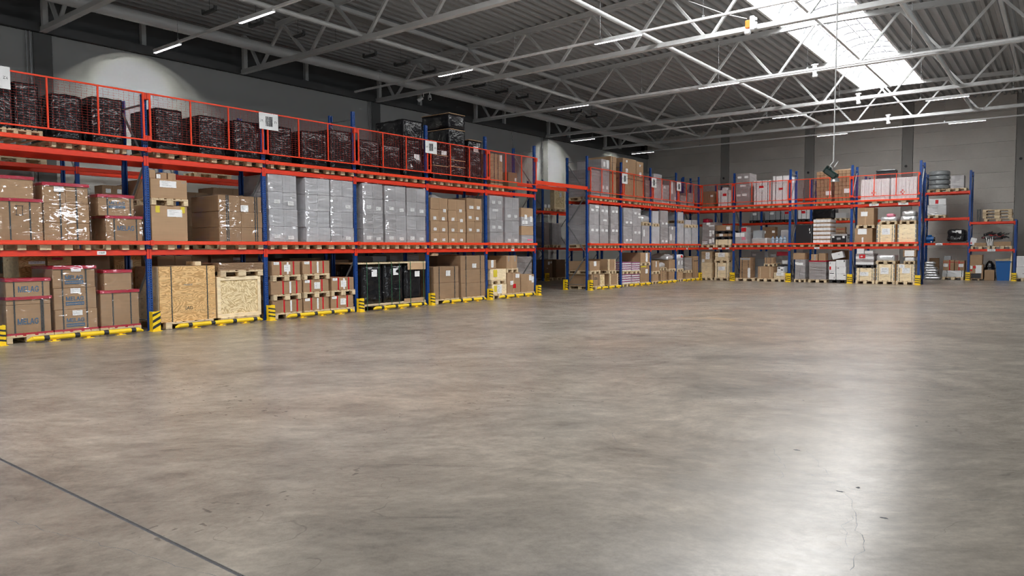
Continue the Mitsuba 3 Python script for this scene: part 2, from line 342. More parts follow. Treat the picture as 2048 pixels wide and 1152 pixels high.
# skylight
zc = deck_z(SX0)
curb = MB().box(SX0 - .08, SX0, Y0, SY1, zc - .02, zc + .42).box(SX1, SX1 + .08, Y0, SY1, zc - .02, zc + .42).box(SX0 - .08, SX1 + .08, SY1, SY1 + .12, zc - .02, zc + 1.0)
sk = struct('skylight', curb, 'm_white', 'barrel skylight running along the ridge of the roof')
N = 10; ang = np.linspace(math.pi, 0, N + 1); hw, rise, cx = (SX1 - SX0) / 2, .62, (SX0 + SX1) / 2
arc = np.stack([cx + hw * np.cos(ang), zc + .42 + rise * np.sin(ang)], 1)
nseg, ya = 6, np.linspace(Y0, SY1, 7)
for a, b in zip(ya[:-1], ya[1:]):
    v, f = [], []
    for i, (x, z) in enumerate(arc):
        v += [[x, a, z], [x, b, z]]
        if i: k = 2 * i; f += [[k - 2, k - 1, k + 1], [k - 2, k + 1, k]]
    part(sk, 'glazing', (np.array(v), np.array(f)), 'm_dark', emitter={'type': 'area', 'radiance': rgb(*SKY_L)})
y = SY1 - .5
while y > 8:
    m = MB().path([(x, y, z - .05) for x, z in arc], .042, 5)
    part(sk, 'rib', m, 'm_darkgrey'); y -= 1.03
part(sk, 'guard_wire', MB().tube((cx - .55, 2, zc + .3), (cx - .55, SY1, zc + .3), .024, 5).tube((cx + .35, 2, zc + .3), (cx + .35, SY1, zc + .3), .024, 5).tube((cx + .75, 2, zc + .3), (cx + .75, SY1, zc + .3), .024, 5), 'm_greyplastic')
m = MB()
for q in np.arange(9, 39, 3.1): m.bar((cx - .75, q, zc + .12), (cx + .1, q + .25, zc + .62), .035)
part(sk, 'opener_arm', m, 'm_steel')

# roof trusses
ORD = 'nearest second third fourth fifth sixth seventh eighth ninth tenth eleventh twelfth thirteenth fourteenth fifteenth sixteenth'.split()
TY = [8.3 + 6.22 * k for k in range(6)]
ordn = ['nearest roof truss, at the upper left corner of the view', 'second roof truss from the viewer', 'third roof truss from the viewer', 'fourth roof truss from the viewer', 'fifth roof truss from the viewer', 'sixth roof truss, just in front of the rear wall']
bn = [-6.65 + 2.69 * k for k in range(12)]; tn = [-5.3 + 2.69 * k for k in range(11)]
ZB = 7.9
for i, y in enumerate(TY):
    t = thing('roof_truss', 'light grey steel lattice truss, ' + ordn[i], 'truss')
    part(t, 'bottom_chord', MB().box(XL + .02, XR - .2, y - .09, y + .09, ZB - .02, ZB).box(XL + .02, XR - .2, y - .075, y - .055, ZB, ZB + .12).box(XL + .02, XR - .2, y + .055, y + .075, ZB, ZB + .12), 'm_steel')
    tc = MB()
    for a, b in ((XL + 2.2, RX), (RX, XR - 2.2)):
        for s in (-.06, .06): tc.bar((a, y + s, deck_z(a) - .09), (b, y + s, deck_z(b) - .09), .03, .16)
        tc.bar((a, y, deck_z(a) - .012), (b, y, deck_z(b) - .012), .2, .02)
    part(t, 'top_chord', tc, 'm_steel')
    for j, bx in enumerate(bn):
        for txx in ([tn[j - 1]] if j else []) + ([tn[j]] if j < len(tn) else []):
            s = .11 if txx < bx else .085
            part(t, 'diagonal', MB().bar((bx + (-.09 if txx < bx else .09), y, ZB + .05), (txx, y, deck_z(txx) - .12), .075, s, up=(0, 1, 0)), 'm_steel')
    part(t, 'end_post', MB().bar((XL + .25, y, ZB + .1), (XL + .25, y, deck_z(XL)), .14).bar((bn[0] + .0, y, ZB + .05), (XL + .4, y, deck_z(XL) - .1), .07, .1, up=(0, 1, 0)), 'm_steel')
nm = ['left of three', 'middle one of three', 'right of three']
for i, x in enumerate((-1.35, 5.2, 11.8)):
    k = part(None, 'bracing_pipe', MB().tube((x, 1.0, ZB + .17), (x, TY[5], ZB + .17), .068, 10), 'm_steel', smooth=40)
    labels[k] = {'label': f'long grey bracing pipe across the trusses\' lower chords, {nm[i]}', 'category': 'pipe'}
for x, w in ((-2.61, 'left of the skylight'), (RX, 'under the skylight'), (13.55, 'right of the skylight')):
    k = part(None, 'ridge_purlin', MB().box(x - .05, x + .05, 1.0, TY[5], deck_z(x) - .22, deck_z(x) - .1), 'm_steel'); labels[k] = {'label': f'grey purlin between the trusses\' upper chords, {w}', 'category': 'purlin'}
k = part(None, 'eaves_pipe', MB().tube((-6.05, Y0 + .5, 8.45), (-6.05, YB - .3, 8.45), .17, 14), 'm_steel', smooth=40)
labels[k] = {'label': 'wide pale pipe running under the roof beside the left wall', 'category': 'pipe'}
for i, y in enumerate(np.arange(11.5, 33, 1.52)):
    t = thing('cable_bracket', f'short dark channel hung under the roof near the left wall, {ORD[i]} from the viewer', 'bracket', 'dark channels hung under the roof')
    part(t, 'channel', MB().box(-4.85, -4.2, y - .045, y + .045, 8.58, 8.6).box(-4.85, -4.2, y - .045, y - .03, 8.6, 8.66).box(-4.87, -4.84, y - .045, y + .045, 8.6, 8.74).box(-4.22, -4.19, y - .045, y + .045, 8.6, 8.74), 'm_dark_steel')
    part(t, 'wire', MB().tube((-4.52, y, 8.6), (-4.52, y, deck_z(-4.52) + .0), .006, 4), 'm_dark_steel')

# lamp rails and linear lamps
RAILS = [(10.76, -6.35, [-6.32, -1.8]), (18.2, -6.1, [-1.75, 4.42]), (25.6, -5.5, [-1.83, 4.45]), (33.6, -6.36, [-6.33, 4.6, 10.72]), (40.5, -6.3, [-6.27, 4.75, 10.77])]
rn = ['nearest', 'second', 'third', 'fourth', 'farthest']
for i, (y, x0, lx) in enumerate(RAILS):
    t = thing('lamp_rail', f'slim white lighting rail hung crosswise under the roof, {rn[i]} of five', 'lighting rail')
    part(t, 'rail', MB().box(x0, XR - 2, y - .035, y + .035, 7.64, 7.70), 'm_white')
    for x in np.arange(x0 + 1.4, XR - 2, 3.1):
        part(t, 'suspension_wire', MB().tube((x, y, 7.7), (x, y, deck_z(x) + .05), .006, 4).box(x - .03, x + .03, y - .02, y + .02, 7.7, 7.76), 'm_zinc')
    for j, x in enumerate(lx):
        l = thing('linear_lamp', f'glowing white linear lamp on the {rn[i]} lighting rail, {["left one", "second one", "third one"][j]}', 'lamp', 'linear lamps on the rails')
        part(l, 'housing', MB().box(x, x + 1.5, y - .04, y + .04, 7.595, 7.638), 'm_white')
        v = np.array([[x + .01, y - .038, 7.59], [x + 1.49, y - .038, 7.59], [x + 1.49, y + .038, 7.59], [x + .01, y + .038, 7.59]])
        part(l, 'diffuser', (np.vstack([v, v + [0, 0, -.012]]), np.array([[4, 6, 5], [4, 7, 6], [0, 4, 1], [1, 4, 5], [3, 2, 7], [2, 6, 7], [1, 5, 2], [2, 5, 6], [0, 3, 4], [3, 7, 4]])), 'm_dark',
             emitter={'type': 'area', 'radiance': rgb(*LED_L), 'sampling_weight': .25})
        if x < -6: scene[f'lens_light_{i}'] = {'type': 'spot', 'to_world': T().look_at(origin=[x + .12, y, 7.56], target=[XL, y + .1, 5.95], up=[0, 1, 0]), 'intensity': rgb(*LED_SPOT), 'cutoff_angle': 55.0, 'beam_width': 1.0, 'sampling_weight': .3}   # the wall-side lamps' end lens

# ------------------------------------------------------------------ pallet racks
# a row has its own axes: lx to the right along its front, ly into its depth, z up
class Row:
    def __init__(s, kind, front):
        s.kind, s.front = kind, front
        if kind == 'L': s.R, s.t = np.array([[0, -1, 0], [1, 0, 0], [0, 0, 1.0]]), np.array([front, 0, 0])      # faces +x, lx = world y
        else: s.R, s.t = np.eye(3), np.array([0, front, 0.0])                                                  # faces -y, lx = world x
        s.M = (s.R, s.t); s.posts, s.depth = [], 1.02
    def fit(s, x0, x1, fy=0.0):                # keep a load clear of the uprights on either side of it
        for p in s.posts:
            if fy < s.depth + .1 and x0 < p + .056 and x1 > p - .056:
                if (x0 + x1) / 2 > p: x0 = p + .056
                else: x1 = p - .056
        return x0, x1
    def at(s, x, y=0.0, z=0.0, rot=0.0):       # a load's own frame: x to the right, y into the depth, origin at its front left foot
        c, n = math.cos(rot), math.sin(rot)
        r = np.array([[c, -n, 0], [n, c, 0], [0, 0, 1.0]])
        return s.R @ r, s.R @ np.array([x, y, z]) + s.t
ROWL, ROWB, ROWW, ROWC = Row('L', 0.0), Row('B', 36.3), Row('L', -6.35), Row('B', 42.6)
DEP = 1.02
ZB1, ZB2, ZR1, ZR2, ZGB, ZGT, ZP = 1.663, 3.613, 1.868, 3.812, 4.011, 4.972, 5.43
P1, P2 = ZB1 + .058, ZB2 + .058                     # where pallets stand on the beams
_posts = {}
def post_mesh(h, holes):
    k = (round(h, 2), holes)
    if k not in _posts:
        m = MB()
        m.box(-.05, -.047, 0, .07, 0, h).box(.047, .05, 0, .07, 0, h).box(-.05, -.025, .068, .07, 0, h).box(.025, .05, .068, .07, 0, h)
        if holes:
            for a, b in ((-.047, -.032), (-.014, .014), (.032, .047)): m.box(a, b, 0, .003, 0, h)
            z = 0.0
            while z < h:
                for a, b in ((-.032, -.014), (.014, .032)): m.box(a, b, 0, .003, z, min(z + .03, h))
                z += .05
        else: m.box(-.047, .047, 0, .003, 0, h)
        m.box(-.07, .07, -.02, .1, 0, .008)
        _posts[k] = m.mesh()
    return _posts[k]
def frame(row, rack, x, h, holes, dep=DEP, hr=None, mat_='m_blue'):
    k = newkey(f'{rack}__upright_frame'); row.posts.append(x)
    scene_key = k
    part(k, 'front_post', post_mesh(h, holes), mat_, M=row.at(x))
    v, f = post_mesh(hr or h, False); v = v * [1, -1, 1]
    part(k, 'rear_post', (v, f[:, ::-1]), mat_, M=row.at(x, dep))
    m = MB(); n = max(2, int((h - .3) / 1.05)); zs = np.linspace(.22, h - .28, n + 1)
    for i in range(n):
        a, b = (.045, dep - .045) if i % 2 == 0 else (dep - .045, .045)
        m.bar((0, b, zs[i]), (0, a, zs[i + 1]), .025, .04, up=(1, 0, 0))
    for z in (zs[0], zs[-1] + .08): m.bar((0, .045, z), (0, dep - .045, z), .025, .04, up=(1, 0, 0))
    part(k, 'bracing', m, 'm_brace', M=row.M if False else row.at(x))
    return k
def beam(row, rack, x0, x1, z, y=0.0, h=.115, d=.05, m='m_red', plates=True):
    k = part(rack, 'beam', MB().box(x0 + .052, x1 - .052, y + .005, y + d, z - h / 2, z + h / 2, .008).box(x0 + .052, x1 - .052, y + .0, y + .006, z - h * .18, z + h * .18), m, M=row.M)
    if plates:
        for a, s in ((x0 + .004, 1), (x1 - .05, -1)):
            part(k, 'end_plate', MB().box(a, a + .046, y - .014, y + .0, z - .13, z + .075, .003).box(a + .015, a + .03, y - .018, y - .013, z - .11, z - .09).box(a + .015, a + .03, y - .018, y - .013, z + .03, z + .05), m, M=row.M)
    return k
def rail(row, rack, x0, x1, z, last=False):
    k = part(rack, 'push_rail', MB().box(x0 - .02, x1 - .025, -.125, -.085, z - .04, z + .04, .006), 'm_red_rail', M=row.M)
    part(k, 'bracket', MB().box(x0 - .01, x0 + .02, -.09, .0, z - .05, z + .05).box(x0 - .018, x0 + .05, -.134, -.124, z - .055, z + .055), 'm_red', M=row.M)
    if last: part(k, 'bracket', MB().box(x1 - .045, x1 - .02, -.09, .0, z - .05, z + .05), 'm_red', M=row.M)
def guard(row, rack, x0, x1, nsec=3):
    k = newkey(f'{rack}__mesh_guard'); a, b = x0 + .05, x1 - .05; y = -.1; w = .015
    part(k, 'guard_frame', MB().box(a, b, y - w, y + w, ZGT - w, ZGT + w).box(a, b, y - w, y + w, ZGB - w, ZGB + w).box(a, a + .035, y - w, y + w, ZGB, ZGT).box(b - .035, b, y - w, y + w, ZGB, ZGT), 'm_red_rail', M=row.M)
    for i in range(1, nsec):
        q = a + (b - a) * i / nsec
        part(k, 'divider', MB().box(q - .014, q + .014, y - w, y + w, ZGB, ZGT), 'm_red_rail', M=row.M)
    m = MB(); r = .0014
    n = int(round((b - a) / .1))
    for i in range(1, n): q = a + (b - a) * i / n; m.box(q - r, q + r, y - r, y + r, ZGB, ZGT)
    n = int(round((ZGT - ZGB) / .05))
    for i in range(1, n): q = ZGB + (ZGT - ZGB) * i / n; m.box(a, b, y - r - .004, y - .004 + r, q - r, q + r)
    part(k, 'wire_mesh', m, 'm_wire', M=row.M, kind='stuff')
    for q in (x0 + .004, x1 - .05):
        part(k, 'clamp', MB().box(q, q + .046, -.12, .0, ZGT - .12, ZGT + .01), 'm_red', M=row.M)
        part(k, 'clamp', MB().box(q, q + .046, -.12, .0, ZGB - .01, ZGB + .09), 'm_red', M=row.M)
LBAYS = [(7.364 + 2.8 * k, 7.364 + 2.8 * (k + 1)) for k in range(-2, 5)]
LX2 = 21.364 + 3.652
L2BAYS = [(LX2 + 2.8 * k, LX2 + 2.8 * (k + 1)) for k in range(4)]
BBAYS = [(1.84 + 2.8 * k, 1.84 + 2.8 * (k + 1)) for k in range(-2, 3)]
rackA = thing('pallet_rack', 'long blue and orange pallet rack row along the left, nearest the viewer', 'pallet rack')
rackB = thing('pallet_rack', 'blue and orange pallet rack row beyond the dark passage on the left', 'pallet rack')
rackC = thing('pallet_rack', 'blue and orange pallet rack row facing the viewer across the back', 'pallet rack')
rackD = thing('pallet_rack', 'shadowed pallet rack behind the long left row, against the left wall', 'pallet rack')
rackE = thing('pallet_rack', 'lower blue pallet rack with single red beams against the rear wall', 'pallet rack')
def level(row, rack, x0, x1, zb, zr=None, dep=DEP, last=False):
    beam(row, rack, x0, x1, zb); beam(row, rack, x0, x1, zb, dep - .05, plates=False)
    if zr: rail(row, rack, x0, x1, zr, last)
for i, (a, b) in enumerate(LBAYS):
    h = 4.965 if a < 12 else ZP
    frame(ROWL, rackA, a, h, True)
    if i == len(LBAYS) - 1: frame(ROWL, rackA, b, ZP, True)
    la = i == len(LBAYS) - 1
    level(ROWL, rackA, a, b, ZB1, ZR1, last=la); level(ROWL, rackA, a, b, ZB2, ZR2, last=la); guard(ROWL, rackA, a, b)
for i, (a, b) in enumerate(L2BAYS):
    frame(ROWL, rackB, a, ZP, False)
    if i == 3: frame(ROWL, rackB, b, ZP, False)
    level(ROWL, rackB, a, b, ZB1, ZR1, last=i == 3); level(ROWL, rackB, a, b, ZB2, ZR2, last=i == 3); guard(ROWL, rackB, a, b)
for y in (0.0, DEP - .05): beam(ROWL, rackB, 21.364, LX2, 4.13 if y == 0 else 4.12, y, h=.14, m='m_red_rail')
for i, (a, b) in enumerate(BBAYS):
    frame(ROWB, rackC, a, ZP + .07, False)
    if i == len(BBAYS) - 1: frame(ROWB, rackC, b, ZP + .07, False)
    r1 = ZR1 if i >= 2 else None
    if i == 0: level(ROWB, rackC, a, b, ZB1); level(ROWB, rackC, a, b, ZB2); continue
    level(ROWB, rackC, a, b, ZB1, r1, last=i == len(BBAYS) - 1)
    if i == 1:
        beam(ROWB, rackC, a, b, ZB2); beam(ROWB, rackC, a, b, ZB2, DEP - .05, plates=False)
        rail(ROWB, rackC, .17, b, ZR2); guard(ROWB, rackC, .12, b, 2)
    else:
        level(ROWB, rackC, a, b, ZB2, ZR2, last=i == len(BBAYS) - 1); guard(ROWB, rackC, a, b)
for i in range(12):                                   # rack against the left wall
    a = 2.93 + 2.8 * i; b = a + 2.8
    frame(ROWW, rackD, a, 5.3, False)
    z2 = 3.97 if b < 20 else 3.64
    level(ROWW, rackD, a, b, 1.70); level(ROWW, rackD, a, b, z2)
frame(ROWW, rackD, 2.93 + 33.6, 5.3, False)
WX = [-7.29 + 2.8 * k for k in range(7)] + [11.60 + .0]
WX = [11.55 - 2.0] + [11.55 - 2.0 - 2.8 * k for k in range(1, 6)]
WX = sorted(WX) + [11.55, 13.45]
for i, x in enumerate(WX):
    frame(ROWC, rackE, x, 3.0 if x > 13 else 5.5, False)
    if i + 1 < len(WX):
        for z in ((4.42, 3.10, 1.82) if x < 11 else (2.86, 1.50)): level(ROWC, rackE, x, WX[i + 1], z)
# wall-side stringers of the passage bridge
def bay_sign(row, x, z, txt, big=True, y=-.128, w=.46, h=.37, what='', where=''):
    t = thing('location_sign', f'white barcode sign {what}on the mesh guard{where}', 'sign')
    M = row.at(x, y, z)
    part(t, 'plate', MB().box(-w / 2, w / 2, 0, .004, -h / 2, h / 2), 'm_white', M=M)
    bars = MB(); r = random.Random(txt + str(x)); q = -w * .16
    while q < w * .16:
        b = r.choice((.008, .014, .02)) * w / .46; bars.box(q, q + b, -.0025, 0, -h * .30, h * .30); q += b + r.choice((.006, .010)) * w / .46
    part(t, 'barcode', bars, 'm_ink', M=M)
    for s in (-1, 1):
        part(t, 'lettering', MB().text(txt, .042 * w / .46, (s * w * .36, 0, 0), (1, 0, 0), (0, 0, 1), .0025), 'm_ink', M=M)
def loc_label(row, x, z, txt, y=-.006, w=.17, h=.075):
    t = thing('beam_label', f'white location label {LABW.pop(0)}', 'label')
    M = row.at(x, y, z)
    part(t, 'plate', MB().box(-w / 2, w / 2, -.002, .006, -h / 2, h / 2), 'm_paper', M=M)
    part(t, 'lettering', MB().text(txt, h * .55, (0, -.002, 0), (1, 0, 0), (0, 0, 1), .002), 'm_ink', M=M)
# post guards and floor barriers
def post_guard(row, x, where, style=0, y=-.2, face='m_yellow', w=.15, h=.4):
    t = thing('post_guard', f'yellow and black steel post guard {where}', 'post guard')
    M = row.at(x, y)
    part(t, 'shield', MB().box(-w / 2, w / 2, 0, .012, 0, h, .004).box(-w / 2, -w / 2 + .012, 0, .15, 0, h, .004).box(w / 2 - .012, w / 2, 0, .15, 0, h, .004).box(-w / 2 - .02, w / 2 + .02, -.03, .16, 0, .01), 'm_yellow', M=M)
    if style == 0:
        for i in range(3):
            z = .045 + i * .13
            v = np.array([[-w / 2, -.002, z], [w / 2, -.002, z + .09], [w / 2, -.002, z + .15], [-w / 2, -.002, z + .06]]); v[:, 2] = np.clip(v[:, 2], 0, h)
            v = np.vstack([v, v + [0, .003, 0]])
            part(t, 'stripe', (v, np.array([[0, 1, 2], [0, 2, 3], [4, 6, 5], [4, 7, 6], [0, 4, 1], [1, 4, 5], [2, 6, 3], [3, 6, 7], [1, 5, 2], [2, 5, 6], [0, 3, 4], [3, 7, 4]])), 'm_black', M=M)
    else:
        for i in range(3):
            z = .10 + i * .09; s = .03 if style == 2 else -.02
            v = np.array([[-w / 2 - .001, -.002, z], [w / 2 + .001, -.002, z - s], [w / 2 + .001, -.002, z - s + .034], [-w / 2 - .001, -.002, z + .034]])
            v = np.vstack([v, v + [0, .06, 0]])
            part(t, 'stripe', (v, np.array([[0, 1, 2], [0, 2, 3], [4, 6, 5], [4, 7, 6], [0, 4, 1], [1, 4, 5], [2, 6, 3], [3, 6, 7], [1, 5, 2], [2, 5, 6], [0, 3, 4], [3, 7, 4]])), 'm_black', M=M)
def barrier(row, x0, x1, where, y=-.2):
    t = thing('floor_barrier', f'yellow tube barrier with black bands {where}', 'floor barrier')
    r = .045; z = .075; M = row.at(0, y); n = 12
    m = MB().tube((x0 + .09, 0, z), (x1 - .09, 0, z), r, n)
    for a, b in ((x0 + .09, x0), (x1 - .09, x1)): m.tube((a, 0, z), (b, 0, z - .03), r, n, .02)
    part(t, 'tube', m, 'm_yellow', smooth=40, M=M)
    for q in np.linspace(x0 + .32, x1 - .2, 4):
        part(t, 'band', MB().tube((q - .045, 0, z), (q + .045, 0, z), r + .0025, n), 'm_black', smooth=40, M=M)
    for q in (x0 + .45, (x0 + x1) / 2, x1 - .45):
        part(t, 'foot', MB().box(q - .09, q + .09, -.06, .06, 0, .008).box(q - .03, q + .03, -.02, .02, .008, z - r + .01), 'm_yellow', M=M)
on = ['nearest bay', 'second bay', 'third bay', 'fourth bay', 'fifth bay', 'sixth bay']
for i, (a, b) in enumerate(LBAYS[1:]): barrier(ROWL, a + .42, b - .27, f'before the {on[i]} of the left rack')
for i, (a, b) in enumerate(L2BAYS): barrier(ROWL, a + .40, b - .17, f'before the {["first", "second", "third", "corner"][i]} bay past the passage')
gp = ['at the left edge of the photo', 'with slanted stripes beside the plywood crate', 'left of the red-taped cartons', 'left of the black wrapped load', 'left of the brown wrapped cartons', 'left of the small yellow crates', 'at the end of the left rack before the passage']
for i in range(7): post_guard(ROWL, 4.564 + 2.8 * i + .02, gp[i], 0 if i in (1,) else 2, w=.17 if i == 1 else .15, h=.42 if i == 1 else .37)
post_guard(ROWL, LX2, 'at the front corner past the passage', 2, h=.42, w=.19)
t = Row('L', -DEP); post_guard(ROWL, LX2 - .16, 'at the rear post past the passage', 2, y=DEP - .12, h=.42)
post_guard(ROWL, 36.13, 'in the corner where the two rack rows meet', 2, w=.13)
bp = ['left of the corner pallets of the back rack', 'between second and third bay of the back rack', 'left of the pale crates in the back rack', 'at the right end of the back rack']
for i in range(4): post_guard(ROWB, 1.84 + 2.8 * i, bp[i], 2, w=.22, h=.43)
post_guard(ROWC, 11.55, 'beside the red-taped cartons at the rear wall', 2, w=.2, h=.4); post_guard(ROWC, 13.45, 'at the far right end of the rear wall rack', 2, w=.2, h=.4)
post_guard(ROWW, 31.1, 'deep in the dark passage', 2, w=.2, h=.42)
# signs and beam labels
bay_sign(ROWL, 4.66, 4.83, 'Z4', what='Z4 ', where=' at the left edge of the photo', w=.52, h=.40)
bay_sign(ROWL, 10.25, 4.78, 'Z5', what='Z5 ', where=' between second and third bay', w=.52, h=.39)
bay_sign(ROWL, 15.83, 4.77, 'Z6', what='Z6 ', where=' below the tall black stacks', w=.50, h=.37)
bay_sign(ROWL, LX2 + 2.86, 4.72, 'Z7', where=' before the tallest brown cartons', w=.50, h=.44)
bay_sign(ROWL, LX2 + 5.66, 4.74, 'Z8', where=' middle one past the passage', w=.50, h=.44)
bay_sign(ROWL, LX2 + 8.40, 4.74, 'Z9', where=' nearest the room corner', w=.50, h=.44)
LABW = ['on the orange beam of the nearest bay', 'on the beam above the brown cartons at the passage', 'on the beam over the corner bay past the passage', 'on the back rack beam, corner bay, left one', 'on the back rack beam, corner bay, middle one', 'on the back rack beam, corner bay, right one', 'on the back rack beam above the wrapped brown block',
        'on the upper back rack beam, left of two', 'on the upper back rack beam, right of two', 'on the rear wall rack beam above the red-taped cartons', 'on the rear wall rack beam above the blue bin']
loc_label(ROWL, 6.42, ZB1, 'C09'); loc_label(ROWL, 20.0, ZB1, 'C14'); loc_label(ROWL, LX2 + 9.7, ZB1, 'C20')
for x in (.62, 1.12, 1.52): loc_label(ROWB, x, ZB1, 'C2%d' % (x * 3), w=.2, h=.07)
loc_label(ROWB, 5.93, ZB1, 'C24', w=.24, h=.09); loc_label(ROWB, 8.38, ZB2 + .01, 'C34', w=.40, h=.11); loc_label(ROWB, 9.58, ZB2 + .01, 'C35', w=.40, h=.11)
loc_label(ROWC, 10.25, 1.82, 'C01', w=.32, h=.11); loc_label(ROWC, 12.5, 1.50, 'C02', w=.34, h=.11)

# ------------------------------------------------------------------ pallets
EUR_T = [(-.4, -.255), (-.235, -.13), (-.06 - .0125, .06 + .0125), (.13, .235), (.255, .4)]
def _pal(w, d):
    s = w / .8; o = []
    for a, b in EUR_T: o.append(('top_board', (a * s, b * s, 0, d, .122, .144)))
    for y in (0.0, d / 2 - .0725, d - .145): o.append(('cross_board', (-w / 2, w / 2, y, y + .145, .1, .122)))
    for a, b in ((-.4, -.3), (-.0725, .0725), (.3, .4)):
        for y in (0.0, d / 2 - .0725, d - .145): o.append(('block', (a * s, b * s, y + .002, y + .143, .022, .1)))
        o.append(('base_board', (a * s, b * s, 0, d, 0, .022)))
    return o
def pallet(row, x, z, label, w=.8, d=1.2, fy=-.05, tone=.62, full=False, m='m_wood', rot=0.0, name='wooden_pallet', base=0.0):
    """A pallet whose middle stands at x along the row's front; full = every board and block a part of its own."""
    a, b = row.fit(x - w / 2, x + w / 2, fy); x, w = (a + b) / 2, b - a
    t = thing(name, label, 'pallet'); M = row.at(x, fy, z, rot); tn = lambda: min(1, max(0, tone + rnd.uniform(-.14, .14)))
    if full:
        for nme, b in _pal(w, d): part(t, nme, MB().box(*b, .003), m, tone=tn(), M=M)
    else:
        P = _pal(w, d)
        for nme in ('top_board', 'cross_board', 'block', 'base_board'):
            if nme == 'block':
                for q in range(0, 12, 4): part(t, nme, MB().box(*P[8 + q][1]), m, tone=tn(), M=M)
                mm = MB()
                for q in (9, 10, 13, 14, 17, 18): mm.box(*P[q][1])
                part(t, 'rear_blocks', mm, m, tone=tone, M=M, kind='stuff')
            else:
                mm = MB()
                for n2, b in P:
                    if n2 == nme: mm.box(*b)
                part(t, nme.replace('board', 'boards'), mm, m, tone=tn(), M=M, kind='stuff')
    return t
# ------------------------------------------------------------------ loads
CTX = {'row': ROWL, 'z': 0.0, 'where': '', 'full': True}
def ctx(row, level, where, full=True):
    CTX.update(row=row, where=where, full=full, z={'G': 0.0, '1': P1, '2': P2}.get(level, level if not isinstance(level, str) else 0))
def L(desc, pos): return f'{desc}, {pos + ", " if pos else ""}{CTX["where"]}'
def short(desc):
    for c in (' with ', ' on ', ' under ', ' in ', ' strapped '): desc = desc.split(c)[0]
    return desc.split(',')[0]
def inside(st, w, h):                          # a sticker (fractions of the face, size in metres) kept on its face
    sw, sh = min(st[2], w * .92), min(st[3], h * .88)
    return min(max(st[0], sw / w / 2 + .02), .98 - sw / w / 2), min(max(st[1], sh / h / 2 + .02), .98 - sh / h / 2), sw, sh
def grid_box(w, d, h, n=.03, seed=0, amp=.006, freq=9.0, bulge=.01, faces='flrt', pinch=0.0):
    """Subdivided skin round a box (x 0..w, y 0..d, z 0..h), wrinkled outwards."""
    V, F, k = [], [], 0
    def sheet(o, a, b, la, lb, nn):
        nonlocal k
        na, nb = max(2, int(la / n) + 1), max(2, int(lb / n) + 1)
        s, t = np.meshgrid(np.linspace(0, 1, na), np.linspace(0, 1, nb), indexing='ij')
        p = np.asarray(o, float) + s[..., None] * np.asarray(a) * la + t[..., None] * np.asarray(b) * lb
        V.append(p.reshape(-1, 3)); i, j = np.meshgrid(np.arange(na - 1), np.arange(nb - 1), indexing='ij'); q = (i * nb + j).ravel() + k
        F.append(np.vstack([np.stack([q, q + nb, q + nb + 1], 1), np.stack([q, q + nb + 1, q + 1], 1)])); k += na * nb
    X, Y, Z = (1, 0, 0), (0, 1, 0), (0, 0, 1)
    if 'f' in faces: sheet((0, 0, 0), X, Z, w, h, 0)
    if 'l' in faces: sheet((0, d, 0), (0, -1, 0), Z, d, h, 0)
    if 'r' in faces: sheet((w, 0, 0), Y, Z, d, h, 0)
    if 'b' in faces: sheet((w, d, 0), (-1, 0, 0), Z, w, h, 0)
    if 't' in faces: sheet((0, 0, h), X, Y, w, d, 0)
    v, f = np.vstack(V), np.vstack(F)
    m = trimesh.Trimesh(v, f, process=False); m.merge_vertices(digits_vertex=5); v, f = np.array(m.vertices), np.array(m.faces)
    c = np.array([w / 2, d / 2, h / 2]); q = (v - c) / c
    out = np.where(np.abs(q) > .999, np.sign(q), 0); out /= np.maximum(np.linalg.norm(out, axis=1, keepdims=True), 1e-9)
    s = np.array([freq * .45, freq * .45, freq]); e = seed * 7.3
    a = np.abs(meshkit.fbm(v * s + e, 3, seed) - .5) * 2
    bb = meshkit.fbm(v * 2.6 + e + 5, 2, seed + 3) - .5
    dgl = np.abs(meshkit.noise((v @ np.array([[1, 0, .8], [0, 1, .5], [-.7, 0, 1]])) * freq * .8 + e, seed + 5) - .5)
    edge = np.clip((1.02 - np.sort(np.abs(q), 1)[:, 1]) * 4, .15, 1)
    v = v + out * (amp * (a * 1.4 + dgl) + bulge * (bb + .5) * edge + .004)[:, None]
    if pinch:
        k2 = 1 - pinch * np.clip(v[:, 2] / h, 0, 1) ** 3; v[:, :2] = c[:2] + (v[:, :2] - c[:2]) * k2[:, None]
    return v, f
def film(t, w, d, h, M, n=.012, amp=.003, freq=8, z0=0.0, faces='flrt', bulge=.008, m='m_film', fold=.0065):
    for fc, nn in (('f', n), (faces.replace('f', ''), .035)):
        if not fc: continue
        sd = rnd.randrange(999); v, f = grid_box(w + .03, d + .03, h + .012, nn, sd, amp, freq, bulge, fc); v = v - [.015, .015, 0]
        if fc == 'f' and fold:                 # tight folds where the film is pulled, denser towards the foot and the corners
            e = sd * 3.1; x, z = v[:, 0], v[:, 2]
            for k, (fx, fz, sk) in enumerate(((1.6, 9.0, .8), (3.0, 6.0, -1.6), (5.0, 15.0, .5))):
                q = np.stack([x * fx + z * sk + e, z * fz - x * sk * 1.3 + e, 0 * x + 5.5 * k + e], 1)
                r = np.clip(1 - np.abs(meshkit.fbm(q, 2, sd + k) - .5) * 6, 0, 1) ** 1.5
                g = np.clip(meshkit.noise(np.stack([x * 3 + e, z * 3.4, 0 * x + k], 1), sd + 9) * 1.9 - .75 + .55 * np.clip(.45 - z / h, 0, 1) / .45, 0, 1)
                v[:, 1] -= fold * r * g / (1 + .5 * k)
        part(t, 'stretch_film', (v + [0, 0, z0], f), m, smooth=True, M=M, label='clear wrinkled stretch film')
def boxlid(m, w, d, h): m.box(w * .02, w * .98, d / 2 - .025, d / 2 + .025, h, h + .0015)
